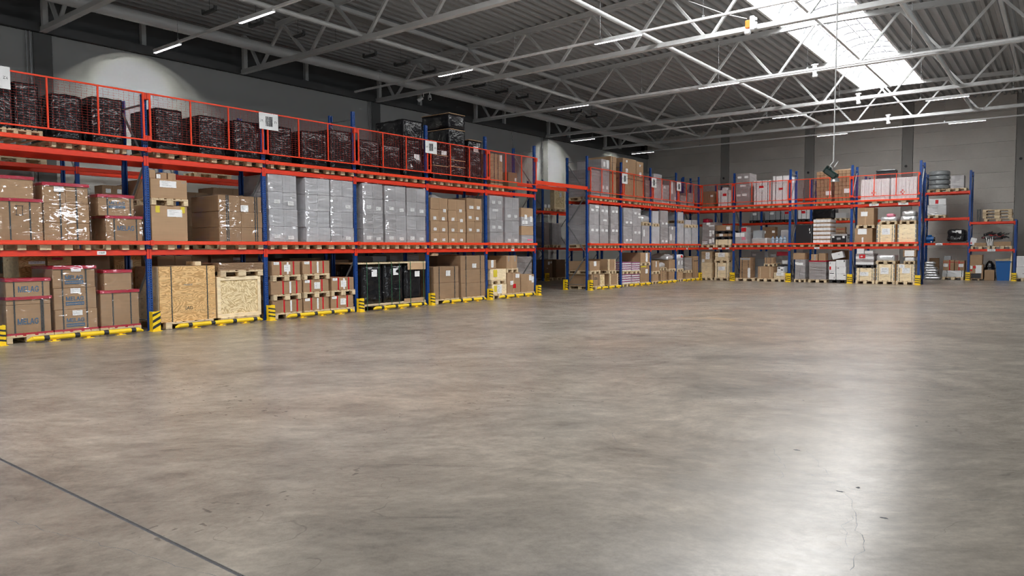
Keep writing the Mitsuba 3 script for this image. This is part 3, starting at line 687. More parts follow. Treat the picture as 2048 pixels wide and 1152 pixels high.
def S(x0, x1, z0, z1, desc, pos, rows=1, cols=1, tone=.55, m='m_card', dep=1.05, fy=-.02, rot=0.0, jit=.012, cap=None, base=None, mid=None, straps=(), scol='m_strap', hstraps=(), stickers=(), prints=(),
      skin=None, pal=True, ptone=.62, tape=False, cat='carton stack', name=None, gap=.004, vtape=(), pw=None, rowt=None, edges=None, pm='m_wood', group=None, pd=1.2, pfy=-.05, tonev=.05, pname=None, dcols=1, plab=None):
    """Cartons stacked rows x cols into one load; its pallet (pal) is a thing of its own under it."""
    row = CTX['row']; g_ = .03 if skin else .012; x0, x1 = row.fit(x0 - g_, x1 + g_, fy); x0, x1 = x0 + g_, x1 - g_; w, h = x1 - x0, z1 - z0; near = CTX['full']
    cat = cat if rows * cols > 1 or cat != 'carton stack' else 'carton'
    t = thing(name or ('carton_stack' if rows * cols > 1 else 'carton'), L(desc, pos), cat, group); M = row.at(x0, fy, z0, rot)
    zs = np.linspace(0, h, rows + 1) if rowt is None else np.concatenate([[0], np.cumsum(rowt)]) / np.sum(rowt) * h
    pn = 'body' if rows * cols == 1 else 'carton'
    for r in range(rows):
        js, jf = (rnd.uniform(-jit, jit), rnd.uniform(0, jit)) if rows > 1 else (0, 0)
        for c in range(cols):
            a, b = w * c / cols, w * (c + 1) / cols
            mb = MB().box(a + gap / 2 + js, b - gap / 2 + js, jf, dep - jf, zs[r] + .001, zs[r + 1] - gap * .6, .006 if near else .004)
            if near and m == 'm_card': mb.box(a + gap + js, b - gap + js, jf - .0012, jf + .001, (zs[r] + zs[r + 1]) / 2 - .0006, (zs[r] + zs[r + 1]) / 2 + .0006) if False else None
            mm = m[r % len(m)] if isinstance(m, (list, tuple)) else m
            part(t, pn, mb, mm, tone=min(1, max(0, tone + rnd.uniform(-tonev, tonev))), M=M)
            if tape and r >= 0:
                part(t, 'packing_tape', MB().box((a + b) / 2 - .028 + js, (a + b) / 2 + .028 + js, jf - .0016, jf + .0005, zs[r] + (zs[r + 1] - zs[r]) * .03, zs[r + 1] - (zs[r + 1] - zs[r]) * .03), 'm_card', tone=min(1, tone + .22), M=M)
    for f in straps:
        part(t, 'strap', MB().box(w * f - .012, w * f + .012, -.004, -.0005 - 0, 0, h).box(w * f - .012, w * f + .012, -.004, dep, h, h + .003), scol, M=M)
    for f in hstraps:
        part(t, 'strap', MB().box(-.003, w + .003, -.004, -.0005, h * f - .012, h * f + .012).box(-.004, -.001, -.003, dep, h * f - .012, h * f + .012), scol, M=M)
    for f in vtape:
        part(t, 'coloured_tape', MB().box(w * f - .022, w * f + .022, -.003, -.0005, .005, h - .005).box(w * f - .022, w * f + .022, -.003, dep, h, h + .002), 'm_redtape', M=M)
    for st in stickers:
        fx, fz, sw, sh = inside(st, w, h); mm = st[4] if len(st) > 4 else 'm_paper'
        k = part(t, 'sticker', MB().box(w * fx - sw / 2, w * fx + sw / 2, -.0055, -.001, h * fz - sh / 2, h * fz + sh / 2), mm, M=M)
        if mm == 'm_paper' and near and sw > .06:
            q = MB(); r = random.Random(k)
            for i in range(4): q.box(w * fx - sw * .38, w * fx + sw * r.uniform(-.1, .36), -.0062, -.005, h * fz + sh * (.32 - .19 * i), h * fz + sh * (.36 - .19 * i))
            part(k, 'print', q, 'm_greyprint', M=M, kind='stuff')
    for pr in prints:
        fx, fz, txt, th, mm = pr[:5]
        part(t, 'lettering', MB().text(txt, th, (w * fx, -.0012, h * fz), (1, 0, 0), (0, 0, 1), .0012, th > .05, (pr[5] * .96 if len(pr) > 5 else w * .47) if th > .05 and txt == 'MELAG' else None), mm, M=M)
        if len(pr) > 5:
            part(t, 'printed_bar', MB().box(w * fx - pr[5] / 2, w * fx + pr[5] / 2, -.0022, -.0005, h * fz - th * 1.75, h * fz - th * .85), mm, M=M)
            part(t, 'lettering', MB().text(pr[6] if len(pr) > 6 else 'Medizintechnik', th * .42, (w * fx, -.0022, h * fz - th * 1.3), (1, 0, 0), (0, 0, 1), .001), 'm_card', tone=.75, M=M)
    if cap: 
        v, f = grid_box(w + .016, dep + .016, .05, .05, rnd.randrange(99), .003, 14, .004, 'flrbt'); part(t, 'red_cap_film', (v + [-.008, -.012, h - .047], f), 'm_redfilm', smooth=30, M=M, label='dark red film cap')
    if base:
        v, f = grid_box(w + .02, dep + .02, .055, .05, rnd.randrange(99), .003, 14, .004, 'flrb'); part(t, 'red_base_film', (v + [-.01, -.014, -.02], f), 'm_redfilm', smooth=30, M=M, label='dark red film band')
    if mid: 
        v, f = grid_box(w + .02, dep + .02, .05, .05, rnd.randrange(99), .003, 14, .004, 'flrb'); part(t, 'red_cap_film', (v + [-.01, -.014, h * mid], f), 'm_redfilm', smooth=30, M=M, label='dark red film band')
    if edges:
        for a in (0, w): part(t, 'edge_guard', MB().box(a - .006, a + .045 if a == 0 else a + .006, -.007, -.001, 0, h).box(a - .006 if a == 0 else a + .001, a - .001 if a == 0 else a + .006, -.005, .05, 0, h) if a == 0 else MB().box(a - .045, a + .006, -.007, -.001, 0, h), edges, tone=.9, M=M)
    if skin: film(t, w, dep, h, M, **(skin if isinstance(skin, dict) else {}))
    if pal: pallet(row, (x0 + x1) / 2, z0 - .144, L(f'wooden pallet under {plab or short(desc)}', pos), pw or (min(.8, w + .05) if w < .9 else min(1.2, w)), pd, pfy, ptone, near, rot=rot, m=pm)
    return t
def BL(x0, x1, z0, z1, desc, pos, name='wrapped_load', m='m_black_film', dep=1.05, fy=0.0, rot=0.0, amp=.02, freq=5.0, bulge=.05, n=.045, pinch=0.0, stickers=(), pal=True, ptone=.5, cat='wrapped load', pw=None, scol='m_greenstrap', straps=(), band=None, group=None, lid=None, extra=None, plab=None, pm='m_wood', faces='flrbt'):
    """A load wound in opaque film, its outline soft and uneven."""
    row = CTX['row']; g_ = amp * .8; x0, x1 = row.fit(x0 - g_, x1 + g_, fy); x0, x1 = x0 + g_, x1 - g_; w, h = x1 - x0, z1 - z0
    t = thing(name, L(desc, pos), cat, group); M = row.at(x0, fy, z0, rot); s = rnd.randrange(999)
    v, f = grid_box(w - 2 * bulge * .5, dep - bulge, h - bulge * .6, n, s, amp, freq, bulge, faces, pinch); v = v + [bulge * .5, bulge * .5, .002]
    v[:, 2] = np.maximum(v[:, 2], .001)
    part(t, 'film', (v, f), m, smooth=True, M=M)
    if band is not None:
        for z in band: part(t, 'card_strip', MB().box(.0, w * .99, -.012 - amp * .5, -.004, h * z - .012, h * z + .012).box(-.012, -.004, 0, dep, h * z - .012, h * z + .012), 'm_card', tone=.6, M=M)
    if lid: part(t, 'card_lid', MB().box(-.01, w + .01, -.01, dep + .01, h - .01, h + .012, .004), 'm_card', tone=lid, M=M)
    for st in stickers:
        fx, fz, sw, sh = inside(st, w, h)
        part(t, 'sticker', MB().box(w * fx - sw / 2, w * fx + sw / 2, -.012 - amp * .6, -.008 - amp * .6, h * fz - sh / 2, h * fz + sh / 2), st[4] if len(st) > 4 else 'm_paper', M=M)
    for q in straps: part(t, 'strap', MB().box(w * q - .012, w * q + .012, -.02 - amp, -.016 - amp, 0, h).box(w * q - .012, w * q + .012, -.02 - amp, dep, h + .01, h + .014), scol, M=M)
    if pal: pallet(row, (x0 + x1) / 2, z0 - .144, L(f'wooden pallet under {plab or short(desc)}', pos), pw or min(.8, w + .05), 1.2, -.05, ptone, CTX['full'], m=pm)
    return t
def CR(x0, x1, z0, z1, desc, pos, kind='plank', dep=1.0, fy=-.02, n=5, tone=.8, straps=(), stickers=(), prints=(), pal=True, hinge=False, batten=.07, name='wooden_crate', ptone=.65, pw=None, cat='crate', tones=None, plab=None, scol='m_strap', pm='m_wood'):
    """Wooden box: plank (stacked collar boards), ply (plywood with corner battens) or osb (framed board)."""
    row = CTX['row']; x0, x1 = row.fit(x0 - .008, x1 + .008, fy); x0, x1 = x0 + .008, x1 - .008; w, h = x1 - x0, z1 - z0; t = thing(name, L(desc, pos), cat); M = row.at(x0, fy, z0)
    if kind == 'plank':
        for i in range(n):
            a, b = h * i / n, h * (i + 1) / n; tt = tones[i] if tones else tone + rnd.uniform(-.12, .1)
            part(t, 'front_plank', MB().box(.0, w, 0, .02, a + .002, b - .002, .003), 'm_wood', tone=tt, M=M)
            part(t, 'side_plank', MB().box(.0, .02, .021, dep, a + .002, b - .002, .003), 'm_wood', tone=tt - .05, M=M)
            part(t, 'side_plank', MB().box(w - .02, w, .021, dep, a + .002, b - .002, .003), 'm_wood', tone=tt - .05, M=M)
        part(t, 'lid', MB().box(0.02, w - .02, .02, dep, h - .03, h - .004), 'm_wood', tone=tone, M=M)
        if hinge:
            for i in range(n):
                for a in (-.004, w - .045):
                    part(t, 'corner_hinge', MB().box(a, a + .05, -.006, -.001, h * (i + .12) / n, h * (i + .88) / n).tube((a + .025, -.006, h * (i + .2) / n), (a + .025, -.006, h * (i + .8) / n), .011, 6), 'm_zinc', M=M)
    else:
        mm = {'ply': 'm_plywood', 'osb': 'm_osb'}[kind]; bt = batten
        part(t, 'front_panel', MB().box(.0, w, .022, .036, 0, h), mm, M=M); part(t, 'body', MB().box(.004, w - .004, .037, dep, 0.002, h - .004), 'm_wood', tone=.62, M=M)
        if kind == 'osb':
            for b in ((0, w, 0, bt), (0, w, h - bt, h)): part(t, 'batten', MB().box(b[0], b[1], 0, .021, b[2], b[3], .003), 'm_wood', tone=.95, M=M)
            for b in ((0, bt), (w - bt, w)): part(t, 'batten', MB().box(b[0], b[1], 0, .021, bt + .001, h - bt - .001, .003), 'm_wood', tone=.93, M=M)
        else:
            part(t, 'edge_strip', MB().box(-.006, .02, .018, .05, 0, h), 'm_plywood', M=M); part(t, 'side_panel', MB().box(-.012, -.001, .05, dep, 0, h), 'm_wood', tone=.6, M=M)
            part(t, 'joint', MB().box(.05, w, .0205, .0225, h * .18, h * .1815), 'm_ink', M=M); part(t, 'joint', MB().box(.05, w, .0205, .0225, h * .66, h * .6615), 'm_ink', M=M)
    yy = 0.02 if kind == 'ply' else 0
    for f in straps: part(t, 'strap', MB().box(w * f - .009, w * f + .009, yy - .006, yy - .001, 0, h).box(w * f - .009, w * f + .009, yy - .006, dep, h, h + .003), scol, M=M)
    for st in [(*inside(q_, w, h), *q_[4:]) for q_ in stickers]:
        k = part(t, 'sticker', MB().box(w * st[0] - st[2] / 2, w * st[0] + st[2] / 2, yy - .012, yy - .0065, h * st[1] - st[3] / 2, h * st[1] + st[3] / 2), st[4] if len(st) > 4 else 'm_paper', M=M)
        if len(st) < 5:
            q = MB(); r = random.Random(k)
            for i in range(4): q.box(w * st[0] - st[2] * .38, w * st[0] + st[2] * r.uniform(0, .36), yy - .0128, yy - .0115, h * st[1] + st[3] * (.3 - .19 * i), h * st[1] + st[3] * (.35 - .19 * i))
            part(k, 'print', q, 'm_greyprint', M=M, kind='stuff')
    for pr in prints: part(t, 'lettering', MB().text(pr[2], pr[3], (w * pr[0], yy - .001, h * pr[1]), (1, 0, 0), (0, 0, 1), .0012), pr[4], M=M)
    if pal: pallet(row, (x0 + x1) / 2, z0 - .144, L(f'wooden pallet under {plab or short(desc)}', pos), pw or (min(.8, w + .05) if w < .9 else w), 1.2, -.05, ptone, CTX['full'], m=pm)
    return t
def one(name, desc, pos, cat, pieces, x, y, z, rot=0.0, group=None):
    """A thing given as (part name, mesh, material[, tone]) in its own frame, standing at x, y, z of the row."""
    t = thing(name, L(desc, pos), cat, group); M = CTX['row'].at(x, y, z, rot)
    for p in pieces: part(t, p[0], p[1], p[2], tone=p[3] if len(p) > 3 else .5, M=M, smooth=40 if p[2] in ('m_black_gloss', 'm_grey_film') else False)
    return t

# ================================================================== the left rack, nearest bay
A = [('MELAG', .105), ('MELAG', .105)]
ctx(ROWL, 'G', 'floor, nearest bay')
S(4.737, 5.469, 0.150, 0.837, 'brown carton with blue lettering under red film', 'lower left', rows=2, rowt=[.82,.18], tone=.52, straps=(.17,.77,.81), prints=[(.465,.36,'MELAG',.105,'m_blueprint')], mid=.96, base=True, skin=True, cat='carton')
S(4.738, 5.461, 0.840, 1.193, 'brown carton with blue lettering and red cap', 'upper left', tone=.55, straps=(.18,.83), prints=[(.505,.45,'MELAG',.105,'m_blueprint')], cap=True, skin=True, pal=False)
S(5.524, 6.285, 0.150, 1.407, 'three tall brown cartons with blue logos', 'middle', rows=3, tone=.52, straps=(.2,.76), cap=True, base=True, skin=True,
  prints=[(.48,.165,'MELAG',.075,'m_blueprint',.33),(.48,.50,'MELAG',.075,'m_blueprint',.33),(.48,.83,'MELAG',.075,'m_blueprint',.33)], stickers=[(.53,.275,.18,.10),(.50,.62,.18,.10),(.53,.955,.18,.08)])
S(6.359, 7.110, 0.150, 0.897, 'big brown carton with crumpled glossy film', 'lower right', tone=.52, straps=(.31,.78), base=True, cap=True, skin=dict(amp=.0035, freq=6), cat='carton')
S(6.441, 6.975, 0.900, 1.307, 'brown carton with red cap, topmost of its pile', 'right', tone=.57, cap=True, skin=dict(amp=.007), pal=False, cat='carton')
# deep behind them
CR(5.395, 5.859, 0.950, 1.605, 'plywood crate with dark marks', 'far left rear', 'ply', dep=.9, fy=1.25, pal=False, stickers=[(.8,.8,.3,.06)])
CR(5.367, 5.830, 0.010, 0.945, 'plywood base crate', 'far left rear', 'ply', dep=.9, fy=1.25, pal=False)
CR(5.904, 6.347, 0.010, 1.630, 'tall plywood crate behind the cartons', 'middle rear', 'ply', dep=.9, fy=1.25, pal=False, stickers=[(.4,.95,.2,.05,'m_redtape')])
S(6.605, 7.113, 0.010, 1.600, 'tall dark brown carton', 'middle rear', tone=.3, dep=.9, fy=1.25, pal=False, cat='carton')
CR(7.218, 7.793, 0.010, 1.593, 'plywood crate with white sheet', 'right rear', 'ply', dep=.9, fy=1.25, pal=False, stickers=[(.55,.88,.12,.2)])
ctx(ROWL, '1', 'middle shelf, nearest bay')
S(4.593, 5.385, 1.867, 2.673, 'wide filmed carton with drawn black square', 'lower left', cols=1, tone=.52, straps=(.28,.72), cap=True, skin=dict(amp=.0035, freq=6), cat='carton', stickers=[(.49,.84,.135,.008,'m_ink'),(.49,.63,.135,.008,'m_ink'),(.424,.735,.008,.185,'m_ink'),(.556,.735,.008,.185,'m_ink')])
S(4.615, 5.250, 2.676, 3.081, 'filmed carton with red cap, on the wide carton', 'upper left', tone=.55, cap=True, skin=dict(amp=.004, freq=6), pal=False, cat='carton')
S(5.407, 6.208, 1.867, 3.004, 'three rows of filmed brown cartons with red cap', 'middle', rows=3, cols=2, tone=.52, straps=(.36,.72), cap=True, skin=dict(amp=.0035, freq=6), stickers=[(.34,.9,.17,.1)])
S(6.515, 7.229, 1.867, 2.412, 'low filmed carton with blue lettering', 'lower right', tone=.50, straps=(.22,.84), cap=True, skin=True, prints=[(.54,.55,'MELAG',.095,'m_blueprint')], cat='carton')
S(6.381, 7.062, 2.415, 2.832, 'filmed carton with blurred blue lettering', 'upper right', tone=.48, straps=(.25,.9), cap=True, skin=dict(amp=.006), prints=[(.52,.62,'MELAG',.06,'m_blueprint',.32)], pal=False, cat='carton', rot=-.03)
ctx(ROWL, '2', 'top shelf, nearest bay')
BL(4.481, 4.989, 3.957, 4.796, 'tall black wrapped block', 'far left', dep=1.1, amp=.012, freq=9, bulge=.03)
BL(5.004, 5.412, 3.957, 4.826, 'black wrapped block with pale glare', 'second', dep=1.1, amp=.014, freq=9, bulge=.03)
BL(5.609, 6.156, 3.830, 4.726, 'black wrapped block with ragged top', 'third', dep=1.1, amp=.02, freq=7, bulge=.05)
BL(6.328, 6.932, 3.830, 4.779, 'black wrapped block beside the short post', 'fourth', dep=1.1, amp=.018, freq=8, bulge=.04)
# ================================================================== second bay
ctx(ROWL, 'G', 'floor, second bay')
CR(7.566, 8.839, 0.150, 1.360, 'big plywood crate with two dark straps', 'left', 'ply', dep=1.1, straps=(.2,.845), prints=[(.5,.235,'IAG',.07,'m_ink'),(.5,.66,'FRAGILE',.035,'m_greyprint'),(.94,.1,'LG',.03,'m_greyprint')], pw=1.1)
one('wood_block', 'short wooden block lying on the plywood crate', '', 'wood block', [('block', MB().box(0,.14,0,.4,0,.09,.004), 'm_wood', .75)], 8.430, .1, 1.365)
CR(8.873, 9.994, 0.150, 1.092, 'pale crate with flake board panel and frame', 'right', 'osb', dep=1.05, pw=1.0, batten=.085)
S(8.920, 10.139, 1.238, 1.407, 'stack of flat brown boards in film', 'right', rows=6, tone=.47, dep=1.1, jit=.015, pw=1.1, skin=dict(n=.03), cat='board stack', name='board_stack', plab='flat brown boards')
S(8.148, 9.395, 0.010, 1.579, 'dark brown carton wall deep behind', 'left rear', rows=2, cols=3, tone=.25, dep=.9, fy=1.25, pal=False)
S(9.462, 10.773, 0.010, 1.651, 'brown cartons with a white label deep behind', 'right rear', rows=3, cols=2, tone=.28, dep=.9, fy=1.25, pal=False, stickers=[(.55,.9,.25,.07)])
ctx(ROWL, '1', 'middle shelf, second bay')
S(7.419, 8.218, 1.867, 2.672, 'plain brown carton with yellow and white labels', 'lower left', tone=.60, stickers=[(.17,.92,.09,.14,'m_yellowbag'),(.87,.9,.09,.14,'m_yellowbag'),(.64,.8,.33,.16)], tape=False, cat='carton')
S(7.433, 8.230, 2.819, 3.236, 'brown carton with white shipping label', 'upper left', tone=.58, stickers=[(.47,.74,.36,.14)], cat='carton', prints=[(.9,.88,'UP',.05,'m_greyprint')])
for i, a in enumerate([(7.426, 7.568, 3.239, 3.417), (7.592, 7.688, 3.239, 3.344), (7.705, 7.841, 3.239, 3.381), (7.873, 8.056, 3.239, 3.386)]):
    S(*a, ['small brown box, first','tiny box with label, second','small brown box, third','small brown box, fourth'][i] + ' along the big carton', 'top left', tone=.55+.06*(i%2), dep=.3, fy=.02+.03*i, pal=False, stickers=[(.5,.5,.1,.09)] if i==1 else (), cat='carton', name='small_box')
S(8.966, 10.117, 1.867, 2.970, 'broad carton stack with crumpled film and dark straps', 'right', rows=3, cols=2, tone=.42, dep=1.2, straps=(.17,.21,.83,.88), skin=dict(amp=.004,freq=6), stickers=[(.58,.74,.2,.15)])
ctx(ROWL, '2', 'top shelf, second bay')
BL(7.591, 8.193, 3.830, 4.749, 'black wrapped block with bright film glare', 'left', dep=1.15, amp=.018, freq=8, bulge=.045)
BL(8.557, 9.197, 3.830, 4.728, 'black wrapped block with sagging top', 'middle', dep=1.15, amp=.016, freq=8, bulge=.04)
BL(9.420, 10.131, 3.830, 4.737, 'black wrapped block left of the barcode sign', 'right', dep=1.15, amp=.016, freq=8, bulge=.04)
# ================================================================== third bay
ctx(ROWL, 'G', 'floor, third bay')
TP = {'strip': ((.30, .76), .55), 'wide': ((.38, .82), .61), 'label': ((.27, .72), None)}
def taped(a, desc, pos, kind, tl=True, sq=False):
    vt, st = TP[kind]
    S(*a, desc, pos, tone=.47, vtape=vt, stickers=([(st, .5, .05, .3)] if st else []) + ([(.15, .86, .15, .07)] if tl else []) + ([(.53, .5, .18, .17)] if sq or not st else []), dep=1.1, cat='carton', jit=0)
taped((10.306, 11.178, 0.150, 0.461), 'brown carton with red tapes', 'lowest left', 'wide', False)
taped((10.277, 11.176, 0.607, 0.936), 'brown carton with red tapes', 'middle-height left', 'wide', False)
taped((10.313, 11.129, 1.082, 1.421), 'brown carton with red tapes and label', 'topmost left', 'strip', True, True)
taped((11.210, 12.010, 0.150, 0.473), 'brown carton with red tapes', 'lowest middle', 'strip')
taped((11.218, 12.014, 0.620, 0.940), 'brown carton with red tapes and label', 'middle-height middle', 'label')
taped((11.204, 12.050, 1.086, 1.418), 'brown carton with red tapes', 'topmost middle', 'strip')
taped((12.076, 12.829, 0.150, 0.478), 'brown carton with red tapes and label', 'lower right', 'label')
taped((12.104, 12.854, 0.625, 0.961), 'brown carton with red tapes and label', 'upper right', 'strip', True, True)
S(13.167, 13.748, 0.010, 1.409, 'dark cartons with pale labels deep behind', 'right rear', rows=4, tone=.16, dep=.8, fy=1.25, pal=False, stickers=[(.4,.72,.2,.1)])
def grey(a, desc, pos, rows=4, cols=2, tone=.75, dep=1.1, st=(), **k): S(*a, desc, pos, rows=rows, cols=cols, tone=tone, m='m_filmed', dep=dep, stickers=st, jit=.016, gap=.002, skin=dict(n=.016, amp=.004, freq=5, bulge=.03, m='m_film_heavy', faces='ft', fold=.008) if CTX['full'] else None, **k)
LB = [(.28,.61,.17,.10),(.76,.59,.17,.10),(.26,.10,.17,.10),(.75,.085,.17,.09)]
ctx(ROWL, '1', 'middle shelf, third bay')
grey((10.276, 11.087, 1.867, 3.548), 'silvery film-wrapped carton stack', 'left', tone=.95, st=LB)
grey((11.334, 12.099, 1.867, 3.538), 'silvery film-wrapped carton stack with bulging film', 'middle', tone=1.0, st=[])
grey((12.119, 12.926, 1.867, 3.541), 'silvery film-wrapped carton stack', 'right', tone=.9, st=[LB[1],LB[3]])
ctx(ROWL, '2', 'top shelf, third bay')
BL(10.361, 10.989, 3.830, 4.738, 'black wrapped block behind the barcode sign', 'left', dep=1.1, amp=.014, freq=8, bulge=.04)
BL(11.285, 12.080, 3.830, 4.741, 'black wrapped block with white glare edge', 'middle', dep=1.15, amp=.018, freq=8, bulge=.05)
BL(12.176, 12.914, 3.830, 4.875, 'black wrapped block with glossy top edge', 'right', dep=1.1, amp=.014, freq=9, bulge=.04)
# ================================================================== fourth bay
ctx(ROWL, 'G', 'floor, fourth bay')
B0 = 13.197, 13.970, 0.176, 1.328
BL(13.197, 13.970, 0.176, 1.328, 'black wrapped column with film bulging right', 'left', dep=1.0, amp=.03, freq=6, bulge=.09, fy=.04, stickers=[(.55,.75,.2,.2)], pal=False, name='wrapped_load')
BL(13.999, 14.793, 0.176, 1.320, 'black wrapped column with square label', 'middle', dep=1.0, amp=.03, freq=6, bulge=.09, fy=.04, stickers=[(.55,.77,.2,.19)], pal=False, name='wrapped_load')
BL(14.834, 15.520, 0.176, 1.283, 'black wrapped column with cardboard collar', 'right', dep=1.0, amp=.02, freq=6, bulge=.06, fy=.04, stickers=[(.7,.72,.2,.17)], pal=False, name='wrapped_load')
one('long_pallet', 'long wooden pallet with board under the black columns', '', 'pallet', [('board', MB().box(0,2.52,0,1.12,.146,.17,.003), 'm_wood', .7)] + [('block', MB().box(a,a+.12,y,y+.12,.03,.12,.003), 'm_wood', .55) for a in (0,.8,1.6,2.4) for y in (0,.5,1.0)] + [('skid', MB().box(a,a+.12,0,1.12,0,.029), 'm_wood', .55) for a in (0,.8,1.6,2.4)] + [('deck', MB().box(0,2.52,0,1.12,.121,.145), 'm_wood', .6)] + [('card_strip', MB().box(1.62,2.46,-.006,.0,.16,.26,.002), 'm_card', .85)], 13.098, -.03, 0.0)
one('lid_board', 'thin board strapped over the black wrapped columns', '', 'board', [('board', MB().box(0,2.62,0,1.12,0,.045,.003), 'm_wood', .62), ('card_flap', MB().box(1.85,2.6,-.012,-.004,-.19,0.0,.002), 'm_card', .95)] + [('strap', MB().box(a-.008,a+.008,-.026,-.022,-1.45,.047).box(a-.008,a+.008,-.026,1.12,.046,.05), 'm_greenstrap') for a in (.28,.72,1.2,1.5,1.95,2.5)], 13.016, -.03, 1.293)
S(14.677, 15.224, 1.330, 1.500, 'pale grey carton deep behind', 'left rear', tone=.2, m='m_greyplastic', dep=.7, fy=1.25, pal=False, cat='carton')
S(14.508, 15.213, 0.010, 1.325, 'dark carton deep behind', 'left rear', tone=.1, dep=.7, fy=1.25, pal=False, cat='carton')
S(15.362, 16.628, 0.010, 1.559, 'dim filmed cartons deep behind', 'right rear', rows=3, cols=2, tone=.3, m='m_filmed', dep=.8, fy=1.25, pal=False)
ctx(ROWL, '1', 'middle shelf, fourth bay')
grey((13.224, 13.957, 1.867, 3.532), 'grey film-wrapped carton stack', 'left', tone=.72, st=LB)
grey((14.050, 14.864, 1.867, 3.519), 'grey film-wrapped carton stack', 'middle', tone=.74, st=LB)
grey((14.889, 15.686, 1.867, 3.511), 'grey film-wrapped carton stack', 'right', tone=.72, st=LB)
ctx(ROWL, '2', 'top shelf, fourth bay')
BL(13.171, 13.879, 3.830, 4.724, 'low black wrapped block', 'left', dep=1.1, amp=.012, freq=9, bulge=.03)
BL(13.970, 14.685, 3.830, 4.689, 'low black wrapped block', 'middle', dep=1.1, amp=.012, freq=9, bulge=.03)
BL(14.832, 15.617, 3.830, 5.520, 'tall black wrapped stack with two white labels', 'right', dep=1.25, amp=.018, freq=6, bulge=.06, stickers=[(.62,.36,.22,.16),(.44,.22,.22,.16)])
# ================================================================== fifth bay
ctx(ROWL, 'G', 'floor, fifth bay')
S(15.998, 17.148, 0.150, 1.161, 'brown filmed carton block with angled label', 'left', rows=2, cols=1, tone=.46, straps=(.2,.82), skin=dict(n=.016, fold=.009), stickers=[(.55,.79,.2,.17)], pw=1.1)
S(17.247, 18.452, 0.150, 1.492, 'tall brown filmed carton block with label', 'right', rows=3, cols=1, tone=.45, straps=(.2,.8), skin=dict(n=.016, fold=.009), stickers=[(.54,.75,.2,.14)], pw=1.1)
BL(15.963, 16.275, 1.495, 1.585, 'small brown bag lying on the carton block', 'left', name='bag', m='m_card', dep=.35, fy=.02, amp=.02, bulge=.05, n=.05, pal=False, cat='bag')
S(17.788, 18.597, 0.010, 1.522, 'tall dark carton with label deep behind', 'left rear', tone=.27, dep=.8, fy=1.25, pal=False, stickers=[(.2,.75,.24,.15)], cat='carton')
ctx(ROWL, '1', 'middle shelf, fifth bay')
S(15.889, 16.651, 1.867, 3.281, 'messily filmed carton stack with torn white film', 'left', rows=4, cols=2, tone=.62, skin=dict(n=.016, amp=.006, fold=.012), stickers=[(.22,.56,.13,.1),(.72,.55,.13,.1),(.24,.32,.13,.09),(.74,.31,.13,.09),(.24,.09,.13,.08),(.74,.09,.13,.08),(.8,.73,.13,.1)])
BL(16.000, 16.537, 3.284, 3.373, 'loose bundle of torn white film', 'upper left', name='film_bundle', m='m_silver_film', dep=.5, fy=.05, amp=.06, freq=6, bulge=.06, n=.05, pinch=.5, pal=False, cat='film')
S(16.685, 17.493, 1.867, 3.276, 'filmed carton stack with slanting top', 'middle', rows=4, cols=2, tone=.60, skin=dict(n=.016, amp=.006, fold=.012), stickers=[(.25,.55,.13,.1),(.74,.53,.13,.1),(.24,.31,.13,.09),(.74,.30,.13,.09),(.24,.09,.13,.08),(.74,.09,.13,.08),(.7,.75,.13,.09)])
S(17.566, 18.314, 1.867, 3.352, 'narrow filmed carton stack with many labels', 'right', rows=4, cols=2, tone=.55, skin=dict(n=.016, fold=.01), stickers=[(.28,.8,.2,.1),(.75,.8,.15,.1),(.2,.58,.14,.09),(.68,.56,.14,.09),(.2,.31,.14,.09),(.72,.30,.14,.09)])
ctx(ROWL, '2', 'top shelf, fifth bay')
BL(16.040, 16.715, 3.830, 4.807, 'black stack with brown card strips', 'left', dep=1.1, amp=.012, freq=8, bulge=.03, band=(.45,.78), stickers=[(.7,.87,.24,.13)])
BL(16.789, 17.524, 3.830, 5.518, 'black wrapped stack below the tallest one', 'middle', dep=1.15, amp=.015, freq=7, bulge=.03, band=(.28,.4,.97))
BL(16.781, 17.526, 5.521, 5.955, 'topmost black wrapped box with card edge', 'middle', dep=1.2, amp=.02, freq=7, bulge=.04, lid=.5, pal=False)
BL(17.717, 18.347, 3.830, 5.234, 'black wrapped stack with white glare and label', 'right', dep=1.0, amp=.02, freq=7, bulge=.05, lid=.55, stickers=[(.5,.8,.24,.18)])
# ================================================================== sixth bay
ctx(ROWL, 'G', 'floor, sixth bay')
CR(18.818, 19.615, 0.150, 0.500, 'small yellowish crate with long white label', 'lower left', 'plank', n=1, tone=1.0, dep=.8, stickers=[(.5,.5,.24,.36),(.22,.55,.14,.2,'m_yellowbag')])
CR(18.733, 19.593, 0.647, 1.016, 'small yellowish crate with yellow mark', 'upper left', 'plank', n=1, tone=1.0, dep=.8, stickers=[(.3,.6,.2,.24,'m_yellowbag')])
S(18.615, 19.044, 1.019, 1.329, 'small carton with label strip on the crate', 'left', tone=.5, dep=.5, pal=False, stickers=[(.5,.7,.13,.25)], cat='carton')
S(19.646, 20.414, 0.150, 0.871, 'brown carton with red and white labels', 'lower middle', tone=.53, stickers=[(.35,.5,.17,.14),(.55,.34,.17,.15,'m_redtape'),(.78,.83,.22,.14)], tape=True, cat='carton')
S(19.626, 20.229, 1.017, 1.469, 'narrow brown carton with dark handles', 'upper middle', tone=.50, tape=True, cat='carton', dep=.8, stickers=[(.2,.8,.04,.2,'m_greyprint'),(.8,.8,.04,.2,'m_greyprint')])
S(20.458, 21.251, 0.150, 0.781, 'brown carton pair with two label strips', 'right', cols=2, tone=.5, stickers=[(.7,.8,.15,.2),(.92,.7,.13,.22)], dep=1.0)
